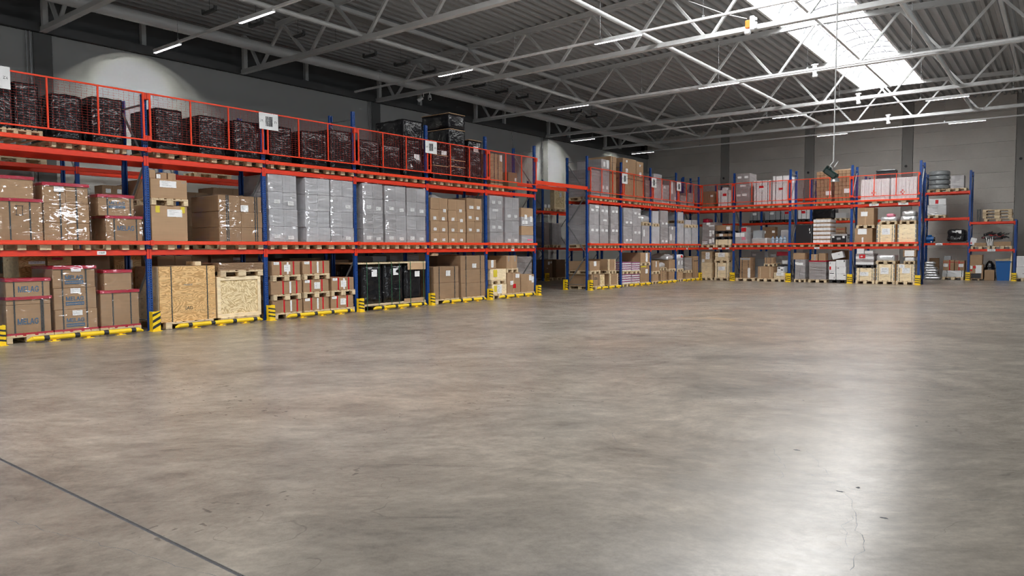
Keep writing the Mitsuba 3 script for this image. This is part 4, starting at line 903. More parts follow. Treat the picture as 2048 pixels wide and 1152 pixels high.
S(21.870, 22.881, 0.010, 1.403, 'dim filmed cartons deep behind', 'right rear', rows=6, cols=2, tone=.2, m='m_filmed', dep=.8, fy=1.25, pal=False)
ctx(ROWL, '1', 'middle shelf, sixth bay')
grey((18.741, 19.446, 1.867, 3.503), 'grey film-wrapped carton stack', 'left', tone=.68, st=[(.26,.86,.17,.1),(.72,.86,.17,.1),(.4,.7,.3,.08),(.27,.35,.17,.1),(.73,.35,.17,.1)])
grey((19.574, 20.361, 1.867, 3.491), 'grey film-wrapped carton stack', 'middle', tone=.68, st=[(.26,.6,.17,.1),(.74,.6,.17,.1),(.26,.08,.17,.1),(.74,.08,.17,.1)])
S(20.507, 21.221, 1.867, 3.163, 'low filmed carton stack with many labels', 'right', rows=4, cols=1, tone=.6, m=['m_filmed','m_card'], stickers=[(.35,.75,.15,.16),(.8,.7,.14,.2),(.15,.6,.14,.12),(.4,.6,.14,.12),(.7,.12,.3,.06,'m_pink')])
ctx(ROWL, '2', 'top shelf, sixth bay')
S(18.788, 19.452, 3.817, 4.920, 'tall brown carton stack with shipping mark', 'left', rows=8, cols=1, tone=.42, straps=(.3,.6), stickers=[(.84,.88,.12,.22)], jit=.008)
S(20.424, 20.958, 3.817, 4.450, 'small dark red carton', 'middle', tone=.2, dep=.5, fy=.5, pal=False, cat='carton', stickers=[(.8,.6,.1,.12)])
# ================================================================== past the passage
ctx(ROWL, 'G', 'floor, first bay past passage', False)
S(25.281, 25.941, 0.148, 0.643, 'brown carton with dark print lines', 'lower left', tone=.52, dep=1.1, straps=(.2,.8), stickers=[(.5,.68,.24,.03,'m_ink'),(.5,.56,.24,.03,'m_ink')], cat='carton')
S(25.145, 25.941, 0.789, 1.181, 'brown carton with white square label', 'upper left', tone=.52, dep=1.1, stickers=[(.52,.78,.2,.2)], cat='carton')
CR(25.982, 26.332, 0.148, 0.604, 'narrow pale wooden box', 'middle', 'osb', dep=.6, batten=.03, pw=.35)
S(26.795, 27.467, 0.148, 0.616, 'brown carton in pale corner guards', 'lower right', tone=.54, dep=1.2, edges='m_wood', cat='carton')
S(26.688, 27.246, 0.763, 1.242, 'brown carton with pale corner guards', 'upper right', tone=.52, dep=1.2, edges='m_wood', cat='carton')
ctx(ROWL, '1', 'middle shelf, first bay past passage', False)
GL = [(.27,.86,.2,.1),(.75,.86,.2,.1),(.27,.36,.2,.1),(.75,.36,.2,.1)]
grey((25.150, 25.896, 1.867, 3.505), 'pinkish-grey wrapped carton stack with top label', 'left', tone=.60, st=GL+[(.77,.94,.3,.09)])
grey((25.981, 26.664, 1.867, 3.493), 'pinkish-grey wrapped carton stack', 'middle', tone=.55, st=GL+[(.55,.62,.3,.07)])
grey((26.875, 27.525, 1.867, 3.499), 'wrapped carton stack with bluish edge', 'right', tone=.5, st=GL)
ctx(ROWL, '2', 'top shelf, first bay past passage', False)
S(25.264, 25.960, 3.817, 4.931, 'filmed brown carton stack with many thin rows', 'left', rows=9, tone=.4, m='m_filmed', dep=1.15)
S(26.020, 26.745, 3.817, 5.006, 'filmed carton stack with two low labels', 'middle', rows=5, tone=.45, m='m_filmed', dep=1.15, stickers=[(.25,.36,.14,.13),(.7,.36,.14,.13)])
S(26.060, 26.743, 5.009, 5.413, 'long grey wrapped carton, topmost', 'middle', tone=.55, m='m_filmed', dep=1.2, pal=False, stickers=[(.35,.5,.15,.2),(.75,.75,.2,.17),(.75,.4,.15,.2)], cat='carton')
S(26.829, 27.322, 3.817, 5.603, 'tall plain brown carton', 'right', rows=2, rowt=[.86,.14], tone=.58, dep=1.15, straps=(.3,), hstraps=(.6,), cat='carton')
ctx(ROWL, 'G', 'floor, second bay past passage', False)
def purple(a, desc, pos, **k): S(*a, desc, pos, rows=8, cols=1, m=['m_whitebox','m_purple','m_whitebox','m_purple'], dep=1.1, jit=.006, **k)
purple((27.845, 28.694, 0.148, 0.559), 'white and purple striped packs', 'lower left')
purple((27.830, 28.691, 0.706, 1.091), 'white and purple striped packs', 'upper left')
purple((28.765, 29.507, 0.148, 0.543), 'white and purple striped packs', 'lower middle')
purple((28.762, 29.504, 0.690, 1.075), 'white and purple striped packs', 'upper middle')
S(29.579, 30.459, 0.148, 0.897, 'filmed brown cartons with yellow band', 'lower right', rows=2, cols=2, tone=.48, stickers=[(.68,.65,.24,.2),(.3,.97,.55,.06,'m_yellowbag')])
S(29.573, 30.497, 1.044, 1.497, 'brown carton with tall white label', 'upper right', tone=.5, stickers=[(.65,.5,.2,.6)], cat='carton')
ctx(ROWL, '1', 'middle shelf, second bay past passage', False)
grey((27.993, 28.798, 1.867, 3.485), 'wrapped carton stack', 'left', tone=.55, st=[(.35,.6,.2,.1),(.8,.6,.2,.1),(.35,.12,.2,.1),(.8,.12,.2,.1)])
grey((28.826, 29.612, 1.867, 3.497), 'wrapped carton stack', 'middle', tone=.55, st=[(.3,.86,.2,.1),(.78,.84,.2,.1),(.8,.76,.25,.08),(.3,.33,.2,.1),(.78,.33,.2,.1)])
S(29.713, 30.463, 1.867, 2.740, 'filmed load with white diagonal streak', 'lower right', m='m_filmed', rows=1, tone=.62, stickers=[(.25,.6,.12,.3)], cat='wrapped load')
BL(29.732, 30.636, 2.887, 3.203, 'bulging transparent-wrapped bundle', 'upper right', m='m_silver_film', amp=.03, bulge=.1, dep=.9)
ctx(ROWL, '2', 'top shelf, second bay past passage', False)
S(27.872, 29.093, 3.817, 5.641, 'pair of very tall brown cartons with white labels', 'left', cols=2, tone=.55, dep=1.15, hstraps=(.52,), stickers=[(.3,.93,.13,.1),(.3,.7,.2,.2)])
S(29.141, 29.818, 3.817, 5.601, 'tall brown carton with white triangle label', 'middle', tone=.55, dep=1.15, hstraps=(.52,), stickers=[(.5,.9,.13,.1),(.55,.68,.2,.2)], cat='carton')
S(30.044, 30.496, 3.817, 4.838, 'dark filmed stack', 'right', rows=4, m='m_filmed', tone=.05, dep=1.1)
ctx(ROWL, 'G', 'floor, third bay past passage', False)
S(30.764, 31.421, 0.148, 0.471, 'plain brown carton', 'lower left', tone=.5, cat='carton')
S(30.759, 31.496, 0.617, 1.110, 'brown carton with white slip', 'upper left', tone=.5, stickers=[(.55,.65,.09,.28)], cat='carton')
S(31.662, 32.292, 0.148, 0.624, 'brown carton with corner strips', 'lower middle', tone=.52, straps=(.3,.8), cat='carton')
BL(31.603, 32.230, 0.771, 1.000, 'irregular filmed bundle', 'upper middle', m='m_silver_film', amp=.03, bulge=.1, dep=.9)
S(32.572, 33.229, 0.148, 0.537, 'small brown cartons', 'lower right', rows=2, cols=2, tone=.5)
S(32.565, 33.250, 0.684, 1.130, 'brown boards under clear film', 'upper right', cols=4, tone=.48, cat='board stack')
BL(32.448, 33.129, 1.133, 1.433, 'loose clear film hood', 'topmost right', name='film_bundle', m='m_silver_film', amp=.04, bulge=.08, dep=1.0, pinch=.4, pal=False, cat='film')
ctx(ROWL, '1', 'middle shelf, third bay past passage', False)
grey((30.719, 31.507, 1.867, 2.716), 'whitish filmed carton block', 'lower left', rows=1, cols=2, tone=1.0)
grey((30.763, 31.391, 2.862, 3.444), 'whitish filmed box', 'upper left', rows=1, cols=1, tone=1.0)
grey((31.610, 32.430, 1.867, 3.503), 'tall brownish wrapped carton stack', 'middle', cols=1, tone=.45, st=[(.3,.62,.22,.1),(.78,.62,.22,.1),(.3,.1,.22,.1),(.78,.1,.22,.1)])
S(32.546, 33.258, 1.867, 2.766, 'brown filmed load with white tear', 'right', tone=.42, m='m_filmed', stickers=[(.3,.4,.14,.3),(.5,.92,.16,.14)], cat='wrapped load')
ctx(ROWL, '2', 'top shelf, third bay past passage', False)
S(30.905, 31.670, 3.817, 5.193, 'tall pale grey framed appliance box', 'left', rows=2, rowt=[.72,.28], tone=.7, m='m_filmed', dep=1.1, cat='appliance box', edges='m_whitebox')
S(31.781, 32.466, 3.817, 4.744, 'filmed brown box with pale edges', 'middle', tone=.4, m='m_filmed', dep=.9, edges='m_whitebox', stickers=[(.35,.86,.25,.13)], cat='wrapped load')
S(32.688, 33.316, 3.817, 4.986, 'filmed brown box with white tape top', 'right', tone=.35, m='m_filmed', dep=.9, stickers=[(.25,.93,.18,.6),(.85,.3,.2,.08),(.85,.22,.2,.06)], cat='wrapped load')
ctx(ROWL, 'G', 'floor, left corner bay', False)
S(33.549, 34.205, 0.148, 0.509, 'two pale cartons beneath a brown one', 'lower left', rows=2, cols=2, tone=.8, m='m_card')
S(33.482, 34.166, 0.656, 1.166, 'grey filmed box with white bag on top', 'upper left', rows=2, m='m_filmed', tone=.6, stickers=[(.3,.6,.12,.2),(.85,.6,.12,.2)])
BL(33.477, 34.311, 1.169, 1.369, 'crumpled white bag with red print', 'topmost left', name='bag', m='m_white', amp=.04, bulge=.08, dep=.7, pal=False, cat='bag', stickers=[(.6,.5,.2,.12,'m_redtape')])
S(34.541, 35.290, 0.148, 0.415, 'brown carton with lid seam', 'lower middle', rows=2, tone=.5)
S(34.440, 35.311, 0.562, 1.203, 'grey-brown wrapped cartons', 'upper middle', rows=3, m='m_filmed', tone=.3)
S(35.473, 36.284, 0.148, 1.268, 'tall brown carton with dark slot', 'right', rows=2, rowt=[.88,.12], tone=.5, tape=True, stickers=[(.5,.78,.5,.03,'m_ink')], cat='carton')
ctx(ROWL, '1', 'middle shelf, left corner bay', False)
grey((33.519, 34.233, 1.867, 2.937), 'whitish filmed block', 'lower left', rows=1, cols=2, tone=.95)
grey((33.564, 34.188, 3.083, 3.500), 'whitish box on orange-brown pallets', 'upper left', rows=1, cols=1, tone=.95, ptone=.3)
grey((34.416, 35.159, 1.867, 2.742), 'whitish filmed block', 'lower middle', rows=1, cols=2, tone=.95)
grey((34.436, 35.147, 2.888, 3.133), 'small whitish filmed box', 'upper middle', rows=1, cols=1, tone=1.0)
grey((35.316, 36.056, 1.867, 2.760), 'whitish filmed block', 'lower right', rows=1, cols=2, tone=.95)
grey((35.273, 35.945, 2.906, 3.148), 'small grey filmed box', 'upper right', rows=1, cols=1, tone=.6)
ctx(ROWL, '2', 'top shelf, left corner bay', False)
S(33.848, 34.570, 3.817, 4.343, 'low filmed brown cartons', 'left', rows=2, m='m_filmed', tone=.35, stickers=[(.9,.7,.15,.2,'m_paper')])
S(34.754, 35.505, 3.817, 4.522, 'low filmed brown box', 'right', m='m_filmed', tone=.3, cat='wrapped load')
# ================================================================== the back rack
ctx(ROWB, 'G', 'floor, back corner bay', False)
CR(0.118, 0.683, 0.148, 1.514, 'tall plank crate, dark above and pale below', 'left', n=7, tones=[.72,.72,.66,.66,.35,.2,.15], stickers=[(.62,.83,.22,.36),(.2,.64,.13,.16)])
CR(0.876, 1.585, 0.148, 0.916, 'pale plank crate with white sheet', 'lower right', n=4, tone=.85, straps=(.17,.86), stickers=[(.5,.62,.36,.2)])
CR(0.870, 1.567, 1.062, 1.452, 'pale plank crate with long label', 'upper right', n=2, tones=[.6,.85], stickers=[(.5,.68,.36,.22)])
ctx(ROWB, '1', 'middle shelf, back corner bay', False)
S(0.146, 0.831, 1.867, 3.036, 'brown wrapped stack with many white labels', 'left', rows=3, cols=2, m='m_filmed', tone=.22, stickers=[(.5,.94,.2,.12),(.75,.84,.3,.06),(.68,.6,.12,.1),(.68,.45,.12,.2),(.9,.55,.1,.2),(.68,.15,.14,.22),(.9,.2,.1,.24),(.2,.12,.28,.05),(.2,.05,.28,.04)])
BL(0.057, 0.361, 3.039, 3.239, 'dark red bundle lying on the wrapped stack', 'left', name='bundle', m='m_redfilm', amp=.02, bulge=.05, dep=.7, fy=.25, pal=False, cat='bundle')
CR(0.889, 1.704, 1.867, 2.133, 'flat pale wooden box', 'lowest right', n=1, tone=.9, straps=(.16,.82))
S(0.886, 1.701, 2.280, 2.431, 'flat brown carton with label', 'middle-height right', tone=.42, straps=(.13,.8), stickers=[(.37,.6,.2,.16)], cat='carton', pm='m_black')
S(0.869, 1.710, 2.578, 2.871, 'tilted flat brown carton with label', 'upper right', tone=.42, straps=(.08,.7), stickers=[(.82,.45,.2,.17)], cat='carton', pm='m_black')
ctx(ROWB, '2', 'top shelf, back corner bay', False)
S(0.159, 0.761, 3.817, 4.657, 'brown upright boards in a block', 'left', cols=5, tone=.28, stickers=[(.84,.7,.14,.1)], dep=1.0, cat='board stack')
S(1.003, 1.694, 3.817, 4.673, 'white wrapped box with red mark and straps', 'right', m='m_whitebox', rows=2, rowt=[.62,.38], straps=(.22,.76), stickers=[(.5,.72,.2,.13,'m_redtape'),(.5,.52,.3,.16)], cat='wrapped load')
BL(1.186, 1.505, 4.676, 4.816, 'small white bag on the wrapped box', 'right', name='bag', m='m_white', amp=.02, bulge=.04, dep=.5, pal=False, cat='bag')
ctx(ROWB, 'G', 'floor, second back bay', False)
S(2.190, 2.744, 0.148, 1.197, 'brown carton tower with white tape strips', 'left', rows=5, tone=.45, straps=(.22,.8), stickers=[(.86,.22,.13,.5),(.5,.93,1.0*.5,.08,'m_greyplastic')], pw=.95, dep=.7)
S(2.344, 3.034, 0.010, 1.500, 'grey cartons behind the brown ones', 'middle', rows=4, cols=1, m='m_greyplastic', dep=.6, fy=1.16, pal=False, stickers=[(.25,.88,.2,.1)])
S(3.114, 3.874, 0.148, 0.753, 'wide brown carton with pale wooden strips', 'lower middle', tone=.58, stickers=[(.17,.48,.04,.9,'m_wood'),(.8,.48,.04,.9,'m_wood')], cat='carton')
S(3.446, 3.866, 0.899, 1.199, 'brown cartons on a small pallet', 'upper middle', cols=2, tone=.5, straps=(.25,.72), dep=.5)
CR(3.913, 4.472, 0.148, 0.459, 'low wooden crate on skids', 'lower right', n=1, tone=.62, stickers=[(.55,.93,.36,.16)], dep=.7)
S(4.067, 4.383, 0.462, 0.735, 'white box with black print', 'middle-height right', m='m_whitebox', tone=.9, dep=.5, pal=False, stickers=[(.3,.78,.1,.06,'m_ink'),(.75,.45,.1,.05,'m_ink')], cat='box')
S(4.346, 4.525, 0.462, 0.770, 'narrow grey box', 'far right', m='m_greyplastic', dep=.5, fy=.15, pal=False, cat='box')
for i, (a, b, c, d, mm,de,ps) in enumerate([(3.886, 4.425, 1.286, 1.487, 'm_redfilm', 'red wrapped cushions', 'topmost right'), (3.589, 3.863, 1.236, 1.362, 'm_greyplastic', 'grey box with handle', 'top middle'), (4.163, 4.431, 0.874, 1.049, 'm_whitebox', 'white electrical box', 'right')]):
    S(a, b, c, d, de + ' in the rear', ps, m=mm, dep=.45, fy=.45, pal=False, cat='box', name='box')
S(3.847, 4.460, 0.148, 0.830, 'dark shelf box', 'right rear', m='m_darkgrey', dep=.45, fy=.72, pal=False, cat='box', name='box')
ctx(ROWB, '1', 'middle shelf, second back bay', False)
S(1.926, 2.562, 1.867, 2.465, 'filmed box with two white sheets and pink mark', 'left', m='m_filmed', tone=.55, stickers=[(.2,.82,.24,.2),(.6,.82,.2,.2),(.7,.5,.2,.16,'m_pink')], cat='wrapped load')
S(2.233, 2.542, 2.468, 2.755, 'small filmed box with red label', 'upper left', m='m_filmed', tone=.6, dep=.6, pal=False, stickers=[(.45,.5,.25,.2,'m_redtape')], cat='box')
BL(2.766, 3.532, 1.867, 2.172, 'flat filmed parcel', 'lower middle', m='m_silver_film', amp=.015, bulge=.03, dep=.9)
S(2.705, 3.164, 2.175, 2.572, 'flat grey box behind the parcel', 'middle', m='m_greyplastic', dep=.4, fy=.4, pal=False, cat='box')
S(3.032, 3.666, 1.860, 2.749, 'dark brown carton with two labels', 'middle rear', tone=.12, dep=.4, fy=.9, pal=False, stickers=[(.13,.7,.14,.14),(.85,.72,.14,.12)], cat='carton')
for i in range(4):
    q = MB().lathe([[0,0],[.085,0],[.095,.02],[.095,.16],[.08,.2],[.095,.22],[.09,.27],[.04,.33],[.03,.36],[0,.36]], 14)
    one('water_bottle', 'bluish plastic canister in a filmed pack, ' + ['first','second','third','fourth'][i] + ' from left', '', 'bottle', [('canister', q, 'm_bluegrey'), ('cap', MB().tube((0,0,.361),(0,0,.39),.03,8), 'm_bluebin')], 3.790 + .192 * i, .14, 1.867, group='canisters on the back rack shelf')
pallet(ROWB, 4.096, P1, 'wooden pallet under the bluish canisters, middle shelf, back rack', .8, 1.2, -.05, .5)
S(4.049, 4.415, 1.867, 2.573, 'grey filmed box behind the post', 'right', m='m_filmed', tone=.6, dep=.4, fy=.55, pal=False, cat='box')
ctx(ROWB, '2', 'top shelf, second back bay', False)
S(1.951, 2.646, 3.817, 5.468, 'tall brown filmed cartons with white labels', 'left', rows=4, cols=2, m='m_filmed', tone=.3, stickers=[(.25,.88,.2,.1),(.75,.88,.2,.1),(.5,.62,.3,.1),(.2,.33,.2,.1),(.62,.34,.24,.12)])
S(2.864, 3.686, 3.817, 5.050, 'white wrapped block with red label and straps', 'middle', m='m_whitebox', rows=4, cols=3, straps=(.15,.5,.85), stickers=[(.45,.74,.22,.12,'m_redtape'),(.46,.66,.2,.08)])
S(3.795, 4.568, 3.817, 5.216, 'white wrapped block, leaning slightly', 'right', m='m_whitebox', rows=4, cols=3, straps=(.2,.62), stickers=[(.52,.55,.2,.1,'m_redtape')])
ctx(ROWB, 'G', 'floor, third back bay', False)
S(4.921, 5.403, 0.148, 1.109, 'filmed brown cartons with white diagonal film', 'left', rows=3, cols=2, m='m_filmed', tone=.42, stickers=[(.1,.8,.16,.1),(.48,.77,.3,.12)])
S(4.829, 5.382, 1.112, 1.426, 'brown carton atop the filmed cartons', 'left', tone=.55, dep=.7, pal=False, cat='carton')
S(5.590, 6.366, 0.148, 1.052, 'large brown filmed block with red top', 'middle', rows=6, tone=.30, m='m_filmed', cap=True, pw=.82)
S(5.672, 5.970, 1.055, 1.364, 'small brown box with silver tape', 'upper middle', tone=.6, dep=.5, pal=False, stickers=[(.6,.4,.06,.5,'m_alu')], cat='carton')
S(6.016, 6.333, 1.055, 1.412, 'small plain brown box', 'upper middle right', tone=.48, dep=.5, pal=False, cat='carton')
one('black_pallet', 'black plastic pallet under the white cartons', '', 'pallet', [('deck', MB().box(0,.85,0,1.0,.12,.15,.004), 'm_black')] + [('foot', MB().box(a,a+.16,y,y+.16,0,.119,.004), 'm_black') for a in (0,.345,.69) for y in (0,.42,.84)], 6.498, -.02, 0)
S(6.494, 6.795, 0.153, 0.562, 'white carton with dark print', 'lower left', m='m_whitebox', dep=.9, pal=False, stickers=[(.45,.75,.2,.03,'m_ink'),(.8,.25,.02,.1,'m_ink')], cat='carton', name='white_carton', group=None)
S(6.487, 6.788, 0.565, 1.020, 'white carton with red patch', 'upper left', m='m_whitebox', dep=.9, pal=False, stickers=[(.22,.3,.08,.16,'m_redtape'),(.2,.82,.02,.06,'m_ink')], cat='carton', name='white_carton')
S(6.825, 7.258, 0.153, 0.444, 'white carton', 'lowest right', m='m_whitebox', dep=.9, pal=False, stickers=[(.85,.75,.1,.03,'m_ink')], cat='carton', name='white_carton')
S(6.820, 7.246, 0.447, 0.767, 'white carton', 'middle-height right', m='m_whitebox', dep=.9, pal=False, stickers=[(.2,.8,.08,.03,'m_ink')], cat='carton', name='white_carton')
S(6.803, 7.225, 0.770, 1.093, 'white carton with black corner mark', 'upper right', m='m_whitebox', dep=.9, pal=False, stickers=[(.87,.82,.05,.07,'m_ink')], cat='carton', name='white_carton')
k0 = 6.603, 7.023, 1.096, 1.364
one('white_carton', 'tilted white carton lying askew on the others', 'topmost', 'carton', [('body', MB().box(0,.5,0,.4,0,.3,.006,R=[[.97,0,-.24],[0,1,0],[.24,0,.97]]), 'm_whitebox'), ('print', MB().box(.3,.36,-.002,0,.16,.2,R=[[.97,0,-.24],[0,1,0],[.24,0,.97]]), 'm_greyprint')], 6.636, .05, 1.099)
S(6.337, 7.080, 0.020, 1.550, 'big brown carton behind the white ones', 'right rear', tone=.36, dep=.2, fy=1.1, pal=False, stickers=[(.12,.86,.12,.1),(.36,.82,.2,.1)], cat='carton')
ctx(ROWB, '1', 'middle shelf, third back bay', False)
one('steel_cabinet', 'black steel cabinet with white door marks', 'left', 'cabinet', [('body', MB().box(0,.72,.021,.7,0,.93,.006), 'm_black'), ('door', MB().box(.004,.716,0,.02,.01,.92,.004), 'm_black_gloss'), ('door_mark', MB().box(.62,.66,-.003,0,.62,.74), 'm_paper'), ('door_mark', MB().box(.64,.68,-.003,0,.5,.58), 'm_paper'), ('side_trim', MB().box(.722,.74,.0,.7,0,.93), 'm_darkgrey')], 4.931, .02, 1.869)
pallet(ROWB, 5.241, P1, 'wooden pallet under the black steel cabinet', .8, 1.2, -.05, .5)
S(5.745, 6.526, 1.867, 3.022, 'white cartons with brown bands in six rows', 'middle', rows=12, cols=5, m=['m_card','m_whitebox'], rowt=[.3,1,.45,1,.45,1,.45,1,.45,1,.45,1], tone=.4, gap=.008, jit=.003)
one('flight_case', 'black flight case with aluminium edges', 'right', 'flight case', [('panel', MB().box(.02,.69,.004,.6,.02,.43), 'm_black_gloss')] + [('edge_rail', MB().box(*b,.003), 'm_alu') for b in ((0,.71,0,.03,0,.028),(0,.71,0,.03,.36,.45),(0,.028,0,.03,.029,.359),(.682,.71,0,.03,.029,.359))] + [('latch', MB().box(.25,.43,-.008,.003,.17,.28,.004), 'm_zinc'), ('sticker', MB().box(.05,.15,-.003,.003,.27,.35), 'm_paper'), ('sticker', MB().box(.5,.6,-.003,.003,.25,.35), 'm_paper')], 6.555, .02, 1.869)
one('equipment_case', 'dark grey equipment case beside the flight case', 'far right', 'case', [('body', MB().box(0,.13,0,.5,0,.34,.02), 'm_darkgrey'), ('latch', MB().box(.03,.06,-.006,0,.1,.2), 'm_zinc'), ('handle', MB().bar((.02,-.02,.28),(.11,-.02,.28),.02), 'm_black')], 7.260, .05, 1.869)
pallet(ROWB, 6.921, P1, 'wooden pallet under the flight case', .72, 1.2, -.05, .5)
S(6.611, 7.014, 2.400, 2.664, 'reddish carton with red tape behind the case', 'right rear', tone=.4, dep=.3, fy=.7, pal=False, hstraps=(.6,), scol='m_redtape', cat='carton')
S(6.594, 7.042, 1.869, 2.395, 'dark carton base behind the case', 'right rear', tone=.1, dep=.3, fy=.7, pal=False, cat='carton')
ctx(ROWB, '2', 'top shelf, third back bay', False)
S(5.871, 6.546, 3.817, 5.281, 'brown carton grid in clear film', 'left', rows=8, cols=4, tone=.46, gap=.014, stickers=[(.85,.3,.24,.2)], skin=dict(n=.06))
S(6.679, 7.356, 3.817, 5.317, 'brown carton grid with pale film top', 'right', rows=8, cols=4, tone=.46, gap=.014, stickers=[(.85,.34,.24,.2)], skin=dict(n=.06))
one('steel_channel', 'dark steel channel standing in the corner', 'left', 'channel', [('channel', MB().box(0,.08,.4,.45,0,.95), 'm_dark_steel')], 5.020, .4, 3.68)
ctx(ROWB, 'G', 'floor, right back bay', False)
CR(7.679, 8.473, 0.148, 0.727, 'low pale collar crate with label', 'lower left', n=3, tone=.9, hinge=True, straps=(.2,.87), stickers=[(.45,.52,.36,.18)])
S(7.656, 8.419, 0.873, 1.386, 'white and brown wrapped packs with red label', 'upper left', rows=4, m=['m_whitebox','m_filmed'], tone=.25, stickers=[(.37,.76,.26,.18,'m_redtape'),(.33,.76,.1,.08)], dep=1.0, pm='m_black')
S(7.702, 8.011, 1.389, 1.622, 'white box under the beam', 'topmost left', m='m_whitebox', dep=.5, pal=False, cat='box')
S(8.033, 8.381, 1.389, 1.524, 'flat white tray', 'topmost left', m='m_whitebox', dep=.5, pal=False, cat='tray')
CR(8.534, 9.294, 0.148, 0.911, 'tall pale collar crate with crumpled label', 'lower middle', n=4, tone=.92, hinge=True, straps=(.13,.83), stickers=[(.46,.6,.34,.3)])
BL(8.542, 9.291, 1.058, 1.323, 'silver wrapped flat parcel', 'upper middle', m='m_silver_film', amp=.02, bulge=.05, dep=.9)
CR(9.375, 10.102, 0.148, 0.917, 'tall pale collar crate with two labels', 'lower right', n=5, tone=.92, hinge=True, straps=(.16,.84), stickers=[(.52,.62,.32,.24),(.28,.88,.22,.16)])
BL(9.683, 10.069, 1.064, 1.238, 'white foam parcel', 'middle right', m='m_white', amp=.02, bulge=.04, dep=.7)
S(9.618, 10.142, 1.241, 1.562, 'brown carton with big white sheet', 'topmost right', tone=.42, dep=.7, pal=False, stickers=[(.48,.5,.38,.26)], cat='carton')
ctx(ROWB, '1', 'middle shelf, right back bay', False)
S(7.592, 8.345, 1.867, 2.563, 'brown carton with white sheet and pale tape', 'lower left', tone=.50, dep=.9, stickers=[(.43,.78,.38,.26),(.46,.16,.07,.26)], cat='carton')
S(7.694, 8.391, 2.710, 3.504, 'brown carton with centre tape and label', 'upper left', tone=.56, dep=.9, tape=True, stickers=[(.42,.64,.28,.2)], cat='carton')
CR(8.531, 9.278, 1.867, 2.712, 'pale collar crate with film and label', 'lower middle', n=4, tone=.95, hinge=True, straps=(.17,.85), stickers=[(.5,.62,.34,.28)])
BL(8.663, 9.316, 2.858, 3.053, 'white wrapped flat load', 'upper middle', m='m_silver_film', amp=.02, bulge=.04, dep=.9)
BL(8.917, 9.222, 3.056, 3.186, 'red and white bag', 'topmost middle', name='bag', m='m_pink', amp=.03, bulge=.04, dep=.4, pal=False, cat='bag')
CR(9.379, 10.122, 1.867, 2.712, 'pale collar crate with white film streaks', 'lower right', n=4, tone=.95, hinge=True)
BL(9.486, 10.089, 2.859, 3.078, 'silver wrapped bags', 'upper right', m='m_silver_film', amp=.03, bulge=.06, dep=.9)
BL(9.541, 10.075, 3.081, 3.289, 'silver wrapped bag', 'topmost right', name='bag', m='m_silver_film', amp=.04, bulge=.07, dep=.8, pal=False, cat='bag')
ctx(ROWB, '2', 'top shelf, right back bay', False)
def flower(q, x, z, m1='m_redtape', m2='m_orange'):
    pass
S(7.821, 9.005, 3.817, 4.794, 'white block of upright sheets with red emblem', 'left', cols=7, m='m_whitebox', dep=.9, pw=1.14, gap=.005, cat='sheet pack', name='sheet_pack', stickers=[(.40,.36,.06,.06,'m_redtape'),(.46,.28,.06,.06,'m_redtape'),(.46,.44,.06,.06,'m_redtape'),(.52,.36,.05,.05,'m_orange')])
S(9.065, 10.110, 3.817, 4.799, 'white block of upright sheets with red emblem', 'right', cols=7, m='m_whitebox', dep=.9, pw=1.14, gap=.005, cat='sheet pack', name='sheet_pack', stickers=[(.40,.34,.06,.06,'m_redtape'),(.46,.26,.06,.06,'m_redtape'),(.46,.42,.06,.06,'m_redtape'),(.52,.34,.05,.05,'m_orange')])
one('plastic_bin', 'black round-cornered bin standing behind the white sheets', '', 'bin', [('body', MB().add(*grid_box(.8,.5,1.36,.1,5,.0,3,.0,'flrbt')), 'm_black_gloss'), ('rim', MB().box(-.02,.82,-.02,.52,1.37,1.46,.03), 'm_black_gloss')], 8.272, .95, 3.819)
# ================================================================== racks along the walls
ctx(ROWC, 4.48, 'top of rear wall rack', False)
def tyre(i):
    q = MB().lathe([[.30,0],[.42,0],[.475,.04],[.485,.115],[.475,.19],[.42,.23],[.30,.23],[.29,.115],[.30,0]], 26)
    one('tyre_bundle', 'grey film-wrapped tyre, ' + ['lowest','second','third','topmost'][i] + ' of its stack', '', 'tyre', [('tyre', q, 'm_grey_film')], 10.133, .5, 4.635 + .238*i, group='film-wrapped tyres on the rear wall rack')
for i in range(4): tyre(i)
pallet(ROWC, 10.133, 4.488, 'wooden pallet under the wrapped tyres', .95, 1.0, .03, .45)
S(10.690, 11.272, 4.635, 5.281, 'grey filmed box on a pallet', 'right', m='m_filmed', tone=.5, dep=.7, cat='wrapped load', pw=.8)
ctx(ROWC, 3.16, 'second shelf, rear wall rack', False)
S(9.692, 10.537, 3.310, 3.825, 'white foil-wrapped block with black frame', 'left', m='m_silver_film', dep=.8, cat='wrapped load')
S(9.761, 10.517, 3.828, 4.142, 'white boxes with red patch', 'upper left', cols=2, m='m_whitebox', dep=.6, pal=False, stickers=[(.46,.5,.14,.2,'m_redtape')], cat='box')
ctx(ROWC, 1.88, 'third shelf, rear wall rack', False)
one('electric_motor', 'blue electric motor with cable', 'left', 'motor', [('body', MB().tube((.05,.3,.2),(.38,.3,.2),.14,16), 'm_bluebin'), ('end_cap', MB().tube((.38,.3,.2),(.43,.3,.2),.115,16), 'm_black'), ('terminal_box', MB().box(.12,.28,.2,.4,.33,.42,.01), 'm_bluebin'), ('foot', MB().box(.08,.34,.18,.42,0,.06,.005), 'm_bluebin'), ('base', MB().box(.0,.5,.1,.5,-.0,.012), 'm_dark_steel'), ('tag', MB().box(.26,.33,.08,.09,.02,.1), 'm_paper')], 9.584, .1, 1.882)
BL(10.598, 11.399, 1.950, 2.550, 'black wrapped bundle with white paper', 'right', m='m_black_film', amp=.04, bulge=.1, dep=.8, stickers=[(.62,.8,.25,.16)], pal=False, name='wrapped_bundle')
